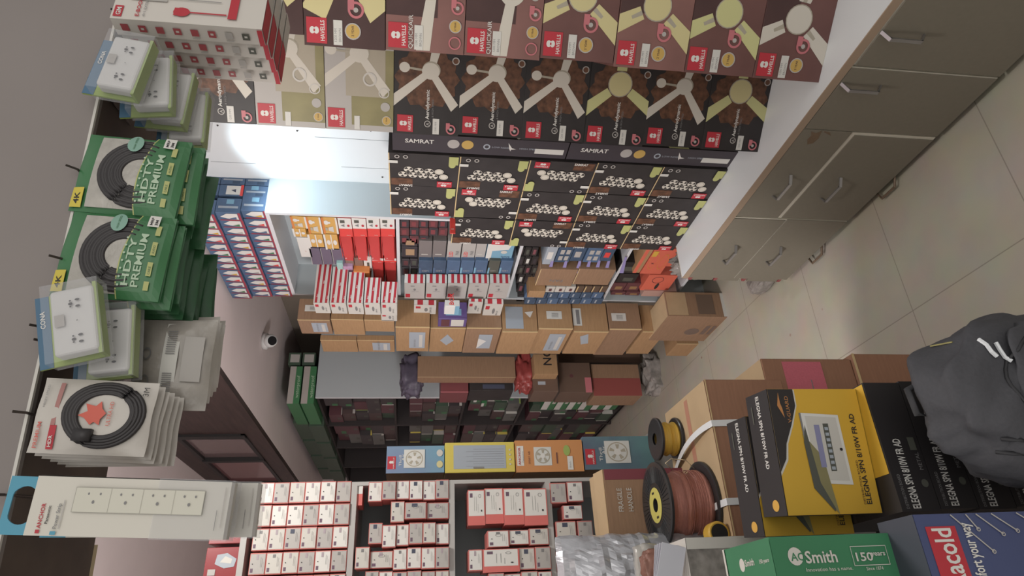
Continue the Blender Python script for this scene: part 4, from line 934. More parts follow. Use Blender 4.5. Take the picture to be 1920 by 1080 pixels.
# plastic sheet corner on the shelving top
mb = MB(); V = []; 
for i in range(9):
    for j in range(4): V.append((i*.03, j*.03, .004*math.sin(i*2.1) + .003*math.cos(j*3 + i) + .004))
mb.add(V, [(i*4 + j, (i+1)*4 + j, (i+1)*4 + j + 1, i*4 + j + 1) for i in range(8) for j in range(3)], bagm)
P_ = W(640, 893, Y=YL)
o = mb.build('plastic_sheet', smooth=True); o.location = (XLr + .006, YL + .02, 2.0); o.rotation_euler = (0, math.radians(-90), 0); tag(o, 'strip of clear plastic clinging to the side of the left shelving', 'plastic')

# cabinet that carries the exhaust fan boxes
YE = 2.3
zE = W(1225, 850, Y=YE).z
mb = MB(); mb.box(xx(888, 1000, YE) - .02, YE + .02, FL, xx(825, 1000, YE) + .03, YE + .3, zE - .001, C('grey_pedestal', 140, 136, 130))
tag(mb.build('pedestal_cabinet', bevel=.002), 'plain grey pedestal behind the copper spools carrying the four upright exhaust fan boxes', 'cabinet')
fanart2 = lambda m: [('r', C('fan_square', 214, 214, 208), .30, .18, .66, .86), ('o', fandark, .48, .52, .15, .3, .12)] + [('p', fandark, [(.48, .52), (.48 + .12*math.cos(a), .52 + .24*math.sin(a)), (.48 + .12*math.cos(a + .5), .52 + .24*math.sin(a + .5))]) for a in [k*1.2566 for k in range(5)]] + [('e', white, .48, .52, .05, .1)]
def rot(items):   # turn art designed for a lying box (u = down) onto the upright face: picture x -> down, picture y(up) -> right
    out = []
    R = lambda x, y: (y, 1 - x)
    for it in items:
        t = it[0]
        if t == 'r': a = R(it[2], it[3]); b = R(it[4], it[5]); out.append(('r', it[1], min(a[0], b[0]), min(a[1], b[1]), max(a[0], b[0]), max(a[1], b[1])))
        elif t == 'p': out.append(('p', it[1], [R(*q) for q in it[2]]))
        elif t in 'eo': a = R(it[2], it[3]); out.append((t, it[1], a[0], a[1], it[5], it[4], *it[6:]))
        elif t == 't': a = R(it[3], it[4]); out.append(('t', it[1], it[2], a[0], a[1], it[5], it[6] - 90, *it[7:]))
    return out
thrill = lambda: rot([('r', red, .02, .0 + .15, .16, .62), ('e', white, .07, .4, .02, .05), ('e', white, .1, .4, .02, .05)]) + [('t', white, 'HAVELLS', .17, .865 - .0, .02, 0, True, .4)] + [('t', white, 'Thrill', .25, .74, .045, 0, False, .4), ('t', white, 'Air', .45, .69, .05, 0, False, .25)] + rot(fanart2(0)) 
lower = [('e', cream, .3, .08, .13, .055), ('e', offwhite, .72, .08, .13, .055)]
yell = rot([('r', silverg, .12, .12, .87, .9)] + [('r', inkgrey, .3 + .2*(k % 2)*.5, .2 + .08*k, .84, .2 + .08*k + .006) for k in range(8)] + [('r', inkgrey, .4, .12, .55, .18)]) + [('e', offwhite, .25 + .16*k, .07, .03, .015) for k in range(4)]
oran = rot([('r', white, .02, .2, .12, .82), ('r', C('fan_square', 214, 214, 208), .27, .2, .53, .78), ('o', fandark, .4, .5, .11, .24, .15)] + [('p', fandark, [(.4, .5), (.4 + .09*math.cos(a), .5 + .2*math.sin(a)), (.4 + .09*math.cos(a + .5), .5 + .2*math.sin(a + .5))]) for a in [k*1.2566 for k in range(5)]] + [('e', white, .4, .5, .035, .08), ('e', limeg, .76, .66, .05, .17), ('r', white, .76, .05, .84, .48), ('r', mar2, .6, .25, .615, .6)]) + \
    [('t', red, 'ANCHOR', .22, .93, .03, 0, True, .55), ('t', inkgrey, 'Panasonic', .3, .885, .02, 0, False, .35), ('t', mar2, 'SMART AIR', .25, .79, .025, 0, False, .4), ('t', inkgrey, '8 inch', .12, .19, .025, 0)]
for i, (a, b, y0, y1, m, it, lb_) in enumerate([(724, 833, 836, 887, tealb, thrill() + lower, 'blue and teal exhaust fan box, topmost of the upright column beside the left shelving'), (834, 965, 829, 886, yellow2, yell, 'yellow exhaust fan box with a large printed white sheet, second in the column'),
      (966, 1093, 825, 885, orangebox, oran, 'orange exhaust fan box showing a small white fan, third from the top of the column'), (1094, 1225, 818, 880, navyteal, thrill(), 'dark teal exhaust fan box, lowest of the column behind the copper wire spools')]):
    fbox('exhaust_fan_box', lb_, 'box', a, b, y0, y1, YE, .13, m, {'F': it, 'L': [('r', card2, 0, 0, 1, 1)]}, 'exhaust fan boxes in a column')

# ================================================================== cartons at the left front
strapm = C('white_strap', 232, 234, 236, rough=.35)
ZA = 1.2
AX0, AX1, AY0, AY1 = -.12, .628, 1.712, 2.042
ca = empty('strapped_carton', ((AX0 + AX1)/2, (AY0 + AY1)/2, .957), 0, 'large brown carton bound with two white straps, carrying the copper wire spool', 'carton')
mb = boxmb(AX1 - AX0, AY1 - AY0, ZA - .957, cardr, {'T': [('r', card3, .003, .005, .997, .995)] + [('r', C('faded_red_stamp', 190, 120, 90), .3, .42, .98, .50)] , 'F': [('r', magenta, .2, .0, .5, .22), ('r', carded, 0, .985, 1, 1)]})  # paler top paints lamp light falling from above
o = mb.build('carton_body', bevel=.003); o.parent = ca; o.location = (0, 0, 0)
for (px, py) in ((1330, 798), (1352, 946)):
    A = W(px, py, Z=ZA); sx = A.x; mb = MB(); pts = []
    for i in range(15):
        t_ = i/14; y = AY0 - .003 + (AY1 - AY0 + .003)*t_
        pts.append((sx - .07*math.sin(t_*1.5)*t_, y, ZA + .003 + .018*math.sin(t_*math.pi)))
    V = []
    for p in [(sx + .006, AY0 - .003, .96), (sx + .002, AY0 - .004, 1.1)] + pts: V += [(p[0] - .009, p[1], p[2]), (p[0] + .009, p[1], p[2])]
    n_ = len(V)//2
    mb.add(V, [(2*i, 2*i+1, 2*i+3, 2*i+2) for i in range(n_-1)], strapm)
    o = ch(mb, 'strap', ca); so_ = o.modifiers.new('s', 'SOLIDIFY'); so_.thickness = .001
# carton B and C
thingbox('brown_carton', 'brown carton with a pink paper label beneath the strapped carton', 'carton', ((.02 + .73)/2, 1.8 + .17, .647), .71, .34, .309, cardr, {'T': [('r', card3, .003, .005, .997, .995)], 'F': [('r', pinklabel, .74, .35, .985, .78) , ('r', inkgrey, .78, .5, .9, .51)]}, None, bevel=.003)  # top face coloured paler to stand for overhead light
# pink label position is set from the photo
thingbox('brown_carton', 'plain brown carton on the floor below the pink-labelled one, beside the backpack', 'carton', ((.02 + .745)/2, 1.79 + .17, FL), .725, .34, .586, cardr, {'F': [('r', carded, 0, .985, 1, 1)]}, None, bevel=.003)
# carton D standing at the back of A
DY = 1.975
dA = W(1130, 880, Y=DY); dB = W(1130, 1030, Y=DY)
cD = empty('maroon_striped_carton', ((dA.x + dB.x)/2, DY + .07, ZA + .001), 0, 'small brown carton with a maroon stripe and a pink label, standing behind the copper spool', 'carton')
hD = dA.z - ZA - .001; wD = dA.x - dB.x
mb = boxmb(wD, .14, hD, card2, {'F': [('r', maroon, .86, 0, 1, .99), ('r', pinklabel, .04, 0, .36, .38), ('t', offwhite, 'FRAGILE', .45, .8, .06, 0, False, .3), ('t', offwhite, 'HANDLE', .45, .68, .06, 0, False, .3)], 'T': [('r', card3, .0, .0, 1, 1)]})  # pale top here is overhead light put into the colour
o = mb.build('carton_body', bevel=.002); o.parent = cD
for s_ in (0, 1):
    mb = MB(); y0 = -.07 + s_*.07; mb.add([(-wD/2, y0 + .002, hD + .002), (wD/2, y0 + .002, hD + .002), (wD/2, y0 + .066, hD + .014 - s_*.006), (-wD/2, y0 + .066, hD + .012 - s_*.006)], [(0, 1, 2, 3)], card3)
    o = mb.build('top_flap'); so_ = o.modifiers.new('s', 'SOLIDIFY'); so_.thickness = .003; o.parent = cD

# ------------------------------------------------------------------ spools
copper = mat('copper_wire', (226, 138, 118), rough=.36, metal=.4, noise=.3, nscale=90, stretch=(1, 1, 14), bump=.35)
blackp = C('spool_black_plastic', 26, 26, 28, rough=.3); yelring = C('spool_yellow_label', 206, 192, 74)
def spool(c, r, h, wire, label, detail=True):
    s_ = empty('wire_spool', c, 0, label, 'spool', 'wire spools')
    rng = random.Random(5)
    for k, zz in enumerate((0, h)):
        mb = MB(); t_ = .006 if k == 0 else -.006
        mb.lathe([(0.018, zz), (r*.93, zz), (r, zz + t_*.3), (r, zz + t_*1.4), (r*.95, zz + t_*1.7), (0.018, zz + t_)], blackp, n=56)
        if k == 1 and detail:
            for q in range(48):
                a = 2*math.pi*q/48; 
                d = Vector((math.cos(a), math.sin(a), 0)); nn = Vector((-math.sin(a), math.cos(a), 0))*.0011
                b0 = d*(r*.52); b1 = d*(r*.9)
                mb.add([b0 - nn + Vector((0, 0, zz)), b0 + nn + Vector((0, 0, zz)), b1 + nn + Vector((0, 0, zz)), b1 - nn + Vector((0, 0, zz)), b0 + Vector((0, 0, zz + .0025)), b1 + Vector((0, 0, zz + .0015))], [(0, 3, 5, 4), (1, 4, 5, 2), (0, 4, 1), (3, 2, 5)], blackp)
        o = mb.build('flange'); o.parent = s_
    mb = MB(); N = 40; prof = []
    for i in range(N + 1):
        z = .008 + (h - .016)*i/N
        prof.append((r*.74 + r*.05*math.sin(i*.35) + rng.uniform(-.0014, .0014), z))
    mb.lathe(prof, wire, n=48); o = mb.build('wire_winding', smooth=True); o.parent = s_
    if detail:
        for q in range(7):
            z0 = h*rng.uniform(.15, .8); pts = []; tl = rng.uniform(-.012, .018)
            for i in range(40):
                a = 2*math.pi*i/40; pts.append(((r*.79)*math.cos(a), (r*.79)*math.sin(a), z0 + tl*math.sin(a) ))
            mb = MB(); mb.tube(pts, .0013, wire, n=5, closed=True); o = mb.build('wire_turn', smooth=True); o.parent = s_
        mb = MB(); pts = [(r*.75*math.cos(a), r*.75*math.sin(a), h*.3) for a in (.5,)]
        pts = [(r*.8, .01, h*.5), (r*.98, -.01, h*.7), (r*1.1, .0, h*.55), (r*1.08, .01, h*.2), (r*.85, .0, h*.08)]
        mb.tube(pts, .0013, C('bright_wire', 220, 196, 150, rough=.3, metal=.5), n=5); o = mb.build('loose_wire', smooth=True); o.parent = s_
        mb = MB(); mb.lathe([(.019, h + .0012), (.048, h + .0012)], yelring, n=40)
        for a in (0.2, 3.34): mb.box(.034*math.cos(a) - .003, .034*math.sin(a) - .008, h + .0016, .034*math.cos(a) + .003, .034*math.sin(a) + .008, h + .002, blackp)
        o = mb.build('paper_ring'); o['label'] = 'yellow paper ring'; o.parent = s_
        mb = MB(); mb.lathe([(.018, h), (.017, .0)], blackp, n=24); mb.lathe([(0, .004), (.018, .004)], blackp, n=24); o = mb.build('core', smooth=False); o.parent = s_
    return s_
SY = 1.855
sc = W(1322, 945, Y=SY); hs = W(1232, 958, Y=SY).z - ZA
spool((sc.x, SY, ZA + .001), .118, hs, copper, 'black spool wound with copper-coloured wire and a yellow centre ring')
s2 = W(1250, 838, Z=ZA)
spool((s2.x, AY1 - .07, ZA + .001), .066, .075, yellow, 'smaller black spool behind, wound in yellow, in front of the lowest exhaust fan box', detail=False)
p = W(1273, 1003, Y=1.74)
mb = MB(); mb.lathe([(.0, -.02), (.026, -.02), (.03, -.016), (.03, .016), (.026, .02), (0, .02)], yellow, n=28); mb.lathe([(0, .021), (.023, .021)], blackp, n=24)
o = mb.build('wire_coil', smooth=False); o.location = (p.x, 1.745, ZA + .032); o.rotation_euler = (math.radians(90), 0, 0); tag(o, 'small yellow coil with a black centre lying on its side below the copper spool', 'coil')

# ------------------------------------------------------------------ distribution board boxes (black and yellow)
spine = 'ELEGNA SPN 8/10W FR AD'
def vbox_art():
    it = [('r', yelbox, 0, 0, 1, 1), ('p', offwhite, [(.995, 1), (.995, .705), (.86, .705), (.7, .78), (.55, .87), (.42, .9), (.3, 1)]), ('p', blk, [(.998, 1), (.998, .72), (.86, .72), (.7, .8), (.55, .89), (.43, .92), (.33, 1)])]
    it += [('t', C('copper_ink', 200, 120, 50), 'V-GUARD', .72, .79, .04, 0, False, .22), ('p', C('copper_ink', 200, 120, 50), [(.76, .86), (.86, .92), (.97, .89), (.88, .885), (.84, .87)]),
           ('t', blk, spine, .07, .09, .055, 0, True, .72), ('t', brown_dark, 'DISTRIBUTION BOARD', .07, .155, .022, 0, False, .34)]
    # the board itself: white housing, black door standing open, breakers
    it += [('p', inkgrey, [(.24, .68), (.8, .7), (.8, .66), (.24, .64)]), ('p', white, [(.22, .25), (.78, .27), (.8, .68), (.24, .66)]), ('p', offwhite, [(.25, .28), (.76, .30), (.775, .64), (.265, .62)]),
           ('p', olive_g, [(.0, .46), (.22, .66), (.63, .70), (.44, .52)]), ('p', dkgrey, [(.04, .49), (.24, .6), (.7, .66), (.56, .7), (.2, .68), (.02, .5)]),
           ('r', lilacink, .36, .5, .7, .56), ('r', dkgrey, .33, .40, .71, .46)] + [('r', silverg, .34 + .045*k, .41, .365 + .045*k, .45) for k in range(8)] + [('e', black, .5, .31, .012, .016)]
    return it
def top_art(): return [('r', black, 0, 0, 1, 1), ('t', white, spine, .97, .55, .14, 180, True, .6), ('e', C('orange_seal', 224, 160, 40), .08, .4, .045, .14), ('r', dkgrey, .75, .75, .9, .8)]
vA = W(1437, 726, Y=1.22); vB = W(1480, 958, Y=1.22)
ZS0 = 1.137
def vstand(x, y, z, label, rz=0.0, h=.194):
    return thingbox('distribution_board_box', label, 'box', (x, y + .045, z), .24, .088, h, black, {'F': vbox_art(), 'T': top_art()}, 'black and yellow distribution board boxes', rz=rz)
vstand(.2965, 1.188, ZS0 + .001, 'black and yellow distribution board box, the front one standing on the black stack', rz=-.122)
vstand(.272, 1.292, ZS0 + .001, 'black and yellow distribution board box standing just behind the front one', rz=-.10)
SA = .165
for i in range(6):
    z = ZS0 - (i + 1)*.0805
    thingbox('distribution_board_box', 'flat-lying black box with white lettering, %s from the top of the stack beside the backpack' % ORD[i], 'box', (SA + .1255 + (i % 2)*.003, 1.15 + .17, z), .25, .34, .079, black, {'F': [('t', white, spine, .02, .5, .2, 0, True, .52), ('t', inkgrey, 'DISTRIBUTION BOARD', .02, .8, .08, 0, False, .25), ('e', dkgrey, .2, .2, .03, .09), ('t', inkgrey, 'METAL', .3, .12, .1, 0), ('r', dkgrey, .45, .12, .55, .3)], 'T': [('r', yelbox, .28, .01, .99, .99)]}, 'black and yellow distribution board boxes')
zc = ZS0 - 6*.0805
thingbox('brown_carton', 'brown carton carrying the stack of flat black boxes', 'carton', (SA + .14, 1.15 + .18, FL), .28, .35, zc - FL - .001, cardr, None, None)

# ------------------------------------------------------------------ water heater cartons
YR_ = 1.0
zR = W(1672, 1040, Y=1.07).z
rF = W(1711, 965, Z=zR); rBk = W(1641, 966, Z=zR)
RX1 = rF.x; RY0 = rF.y; RY1 = min(rBk.y, 1.19)
wR = .42
lines = [('p', white, [(.99 - .17*k, .99), (.982 - .17*k, .99), (.75 - .2*k + .0, .99 - .22*(1 + .2*k)), (.758 - .2*k, .99 - .22*(1 + .2*k))]) for k in range(0, 0)]
def seg(m, x0, y0, x1, y1, t=.004):
    d = Vector((x1 - x0, y1 - y0)).normalized(); n_ = Vector((-d.y, d.x))*t
    return ('p', m, [(x0 - n_.x, y0 - n_.y), (x1 - n_.x, y1 - n_.y), (x1 + n_.x, y1 + n_.y), (x0 + n_.x, y0 + n_.y)])
hR = .46
art_r = [('r', red, .25, 1 - .145, .955, 1 - .03), ('t', white, 'Racold', .748, 1 - .122, .072, 0, True, .2), ('t', white, 'Comfort your way', .715, 1 - .2, .04, 0, True, .25)]
for (a, b_, c_, d_) in [(.995, .86 - .0, .86, .74), (.995, .8, .94, .77), (.995, .76, .92, .68), (.995, .70, .93, .62), (.995, .60, .95, .54)]:
    art_r.append(seg(lightgrey, a, b_, c_, d_, .0025)); art_r.append(('o', lightgrey, c_, d_, .008, .008, .4))
art_r += [('p', C('heater_white', 206, 214, 210), [(.3, .1), (.8, .1), (.86, .2), (.86, .55), (.8, .62), (.3, .62)])]
thingbox('water_heater_carton', 'blue carton with a red band and white lettering, standing at the lower left', 'carton', (RX1 - wR/2, (RY0 + RY1)/2, zR - hR), wR, RY1 - RY0, hR, blueb, {'F': art_r, 'T': [('r', navydull, 0, 0, 1, 1)]}, None, bevel=.003)
thingbox('brown_carton', 'brown carton on the floor beneath the blue water heater carton', 'carton', (RX1 - wR/2, (RY0 + RY1)/2, FL), wR, RY1 - RY0, zR - hR - FL - .001, cardr)
aF = W(1440, 1007, Y=RY0 + .02 + .05); YA = RY0 + .07
aT = W(1440, 1007, Y=YA); zT = aT.z; aB = W(1350, 1005, Z=zT)
hA = zT - zR - .002; wA = .36; dA_ = min(aB.y - YA, 1.66 - YA)
LWs = .075
art_a = [('e', offwhite, .915 - .0, .82, .038, .06), ('t', greenbox, 'AO', .897, .86, .065*wA/hA*.5, -90, True), ('t', offwhite, 'Smith', .885, .745, .12*.7, -90, True, .26), ('t', offwhite, 'Innovation has a name.', .85, .76, .026, -90, False, .38),
         ('o', offwhite, .93, .27, .001, .001, .5)]
art_a += [('r', offwhite, .865, .06, .868, .36), ('r', offwhite, .945, .06, .948, .36), ('r', offwhite, .865, .06, .948, .064), ('r', offwhite, .865, .356, .948, .36), ('t', offwhite, '150', .885, .33, .06, -90, True, .14), ('t', offwhite, 'years', .905, .2, .035, -90, True, .12), ('t', offwhite, 'Since 1874', .845, .27, .025, -90, False, .14)]
tp = [('p', greenbox, [(.0, .0), (.99, .0), (.99, .95), (0, .95)]), ('e', offwhite, .91, .62, .03, .055), ('t', offwhite, 'Smith', .9, .55, .06, -90, True), ('t', offwhite, '150 years', .9, .25, .035, -90, True), ('r', offwhite, .0, .96, 1, 1.0)]
thingbox('water_heater_carton', 'green carton with white lettering lying on the blue carton', 'carton', (aT.x - wA/2, YA + dA_/2, zR + .001), wA, dA_, hA, greenbox, {'F': art_a, 'T': tp}, None, bevel=.003)
# white carton behind the green one
P0 = W(1345, 1006, Y=1.46); zW = W(1293, 1050, Y=1.46).z
thingbox('white_edged_carton', 'grey patterned carton with white edges behind the green one', 'carton', (P0.x - .17, 1.46 + .09, FL), .34, .17, zW - FL, C('grey_marbled', 150, 142, 134, noise=.4, nscale=40, rgb2=(92, 86, 80)), {'T': [('r', offwhite, 0, 0, 1, 1)], 'F': [('r', offwhite, .93, 0, 1, 1)]}, None)

# clear bag, papers, packet
def crumple(name, c, w_, d, h, m, label, cat, seed=1, amp=.014, n=30, rz=0):
    import mathutils
    mb = MB(); V = []; F = []
    for i in range(n + 1):
        for j in range(n + 1):
            x = (i/n - .5)*w_; z = (j/n)*h
            prof = math.sin(math.pi*i/n)**.5 * math.sin(math.pi*min(1, .08 + .92*j/n))**.5
            nz = mathutils.noise.noise(Vector((x*26, z*26, seed))) + .5*mathutils.noise.noise(Vector((x*60, z*60, seed + 3)))
            V.append((x + .006*nz, -d/2*prof - amp*abs(nz)*prof, z + .004*nz))
    for i in range(n):
        for j in range(n): a = i*(n+1) + j; F.append((a, a + n + 1, a + n + 2, a + 1))
    mb.add(V, F, m); k = len(V)
    mb.add([(v[0], d/2*(1 if .02 < v[2] < h*.98 else 0) + .0, v[2]) for v in V], [f[::-1] for f in F], m)
    o = mb.build(name); o.location = c; o.rotation_euler = (0, 0, rz); return tag(o, label, cat)
silverb = C('silver_film', 196, 198, 206, rough=.16, metal=.35, noise=.25, nscale=22, bump=.25)
P1 = W(1120, 1045, Y=1.86)
crumple('clear_bag', (P1.x - .06, 1.84, ZA + .002), .23, .12, W(1052, 1075, Y=1.8).z - ZA, silverb, 'crumpled silvery clear plastic bag before the fourth shelf compartment', 'bag', 4)
P1 = W(1225, 1062, Y=1.62)
brownm = C('reddish_brown_print', 140, 84, 66, noise=.3, nscale=25)
crumple('printed_packet', (P1.x - .0, 1.64, W(1250, 1060, Y=1.62).z - .06), .1, .05, .13, C('grey_film', 170, 166, 158, rough=.2, noise=.2, nscale=20), 'greyish packet with a reddish-brown rounded print, at the lower picture edge', 'packet', 7, amp=.006)
lump('brown_pouch', (P1.x - .005, 1.60, P1.z), (.04, .02, .034), brownm, 'small reddish-brown pouch with two dark spots at the lower picture edge', 'pouch', 5, .2)
P2 = W(1272, 1050, Y=1.5)
for i in range(4):
    mb = MB(); mb.box(-.035, -.0004, 0, .035, .0004, .058, C('paper_white', 214, 214, 226)); o = mb.build('paper_sheet'); o.location = (P2.x - .012 + i*.003, 1.475 + i*.01, zW + .009); o.rotation_euler = (.1, .25 - i*.06, -.2 - i*.05)
    tag(o, 'white paper sheet standing behind the green carton, %s of the sheaf from the camera' % ORD[i], 'paper', 'sheaf of white papers')

# ------------------------------------------------------------------ backpack
bpm = C('backpack_cloth', 54, 54, 60, rough=.75, noise=.12, nscale=160, bump=.12); bpd = C('backpack_dark', 26, 26, 30, rough=.7)
bc = Vector((.325, .99, .665))
bp = empty('backpack', tuple(bc), 0, 'dark grey backpack with white reflective tabs standing at the lower right', 'backpack')
import mathutils
def skinlump(name, r, off, seed, m, e=.55, amp=.1, n=34, par=None, fr=2.2, taper=.25, fold=.35):
    mb = MB(); V = []; F = []
    for i in range(n + 1):
        th = math.pi*i/n
        for j in range(n*2):
            ph = math.pi*j/n; d = Vector((math.sin(th)*math.cos(ph), math.sin(th)*math.sin(ph), math.cos(th)))
            p = Vector([math.copysign(abs(a)**e, a) for a in d])
            q = 1 + amp*mathutils.noise.noise(d*fr + Vector((seed, 0, 0))) + amp*fold*mathutils.noise.noise(Vector((d.x*3 + d.z*4, d.y*3, d.z*9 + seed + d.x*4)))
            tp_ = 1 - taper*max(0, p.z)**2
            V.append((p.x*r[0]*q*tp_ + off[0], p.y*r[1]*q*tp_ + off[1], p.z*r[2]*q + off[2]))
    N2 = n*2
    for i in range(n):
        for j in range(N2): F.append((i*N2 + j, (i+1)*N2 + j, (i+1)*N2 + (j+1) % N2, i*N2 + (j+1) % N2))
    mb.add(V, F, m); o = mb.build(name, smooth=True); o.parent = par; return o
main = skinlump('main_compartment', (.155, .10, .24), (0, 0, .235), 3, bpm, par=bp, e=.72, amp=.12, fold=.6, taper=.18)
pock = skinlump('front_pocket', (.130, .05, .17), (.0, -.08, .21), 6, bpm, par=bp, e=.7, amp=.14, fold=.8, taper=.1)
def snapped(pts, objs, lift=.002):
    """drop points along +y onto the bag's front"""
    from mathutils.bvhtree import BVHTree
    out = []
    trees = [BVHTree.FromPolygons([v.co for v in o.data.vertices], [p.vertices for p in o.data.polygons]) for o in objs]
    for x, z in pts:
        best = None
        for t in trees:
            h = t.ray_cast(Vector((x, -.5, z)), Vector((0, 1, 0)))
            if h[0] and (best is None or h[0].y < best.y): best = h[0]
        if best: out.append((x, best.y - lift, z))
    return out
for k, off in enumerate((0, .016)):
    pts = snapped([(-.143 + off*1.0 + .045*(i/20)**3, .05 + .37*i/20) for i in range(21)], [main, pock], .001)
    mb = MB(); mb.tube(pts, .0035, bpd, n=6); o = mb.build('zip', smooth=True); o.parent = bp
pts = snapped([(.11*math.cos(math.pi*i/24), .24 + .15*math.sin(math.pi*i/24)) for i in range(25)], [main, pock], .0005)
mb = MB(); mb.tube(pts, .003, bpd, n=6); o = mb.build('zip', smooth=True); o.parent = bp
mb = MB(); mb.tube([(-.02, .03, .452), (-.015, .03, .485), (.03, .03, .488), (.045, .03, .45)], .006, bpd, n=8); o = mb.build('carry_loop', smooth=True); o.parent = bp
refl = C('reflective_white', 232, 236, 240, rough=.3)
for k, (x_, z_) in enumerate([(.065, .40), (.055, .38)]):
    pts = snapped([(x_ + .02, z_ + .008), (x_ + .007, z_ + .006), (x_ - .006, z_ + .001), (x_ - .014, z_ - .006)], [main, pock], .004)
    mb = MB(); mb.tube(pts, .0036, refl, n=6); o = mb.build('reflective_tab'); o['label'] = 'white reflective tab'; o.parent = bp
for (x_, z_, a) in [(.10, .415, .6), (.05, .345, -.2), (-.03, .33, .2)]:
    pts = snapped([(x_, z_), (x_ + .012*math.cos(a), z_ + .012*math.sin(a))], [main, pock], .003)
    mb = MB(); mb.tube(pts, .0016, C('zip_pull_olive', 150, 140, 70), n=5); o = mb.build('zip_pull'); o.parent = bp
thingbox('brown_carton', 'carton on the floor under the backpack', 'carton', (bc.x, bc.y, FL), .28, .18, bc.z - FL - .006, cardr)

# ================================================================== goods hanging from the lintel
lx = Vector((ld.x, ld.y, 0)); ly = Vector((-ld.y, ld.x, 0))   # along the lintel, away from the camera
def lpt(px, py, d=0.0):
    """point on the vertical plane of the lintel face (d metres beyond it) seen at a pixel"""
    r = RW @ Vector((1080 - py - 540, px - 960, FP)); o = Vector((0, 0, CAMZ)); p0 = Vector((LA.x, LA.y, 0)) + ly*d
    t = (p0 - o).dot(ly) / r.dot(ly); return o + r*t
def hook(px, py, label, L=.06):
    p = lpt(px, py, -.004); mb = MB()
    a = p - ly*.014 + Vector((0, 0, .008)); mb.tube([a, p - ly*.004 + Vector((0, 0, -.002)), p + ly*L + Vector((0, 0, -.004))], .0016, nail_m, n=6)
    o = mb.build('nail'); tag(o, label, 'nail', 'bent nails in the lintel'); return p
def pillow(T, lobes=1): return lambda x, y: T * (max(0, math.sin(math.pi*min(max(x, 0), 1)))**.5) * (max(0, math.sin(math.pi*min(max(y, 0), 1)))**.5)
def bag_mesh(w_, h, T, m, wav=.002, n=16, seed=0, zig=False):
    """pillow bag: local x right, z up (top edge at z=0), front faces -y"""
    mb = MB(); f = pillow(T); V = []; F = []
    for s_ in (-1, 1):
        for j in range(n + 1):
            for i in range(n + 1):
                x, y = i/n, j/n
                z = -h + y*h
                V.append(((x - .5)*w_, s_*f(x, y)*(1 if s_ < 0 else .5) + wav*math.sin(x*9 + seed)*math.cos(y*7 + seed) , z))
    for s_ in range(2):
        o = s_*(n+1)**2
        for j in range(n):
            for i in range(n):
                a = o + j*(n+1) + i; q = (a, a + 1, a + n + 2, a + n + 1); F.append(q if s_ == 0 else q[::-1])
    mb.add(V, F, m); return mb
def hbag(w_, h, full=True):
    T = .011; mb = bag_mesh(w_, h, T, hdgreen if full else hdgreen2, wav=.0015)
    it = [('r', clearw, .06, .38, .94, .85), ('p', clearw, [(.06, .38), (.94, .2), (.94, .4), (.06, .4)])] if full else [('r', clearw, .05, .4, .95, .85)]
    it = [('r', clearw, .05, .3, .95, .85)]
    f = pillow(T)
    art(mb, (-w_/2, 0, -h), (1, 0, 0), (0, 0, 1), (0, -1, 0), w_, h, it, off=.0016, bump=f)
    return mb, f
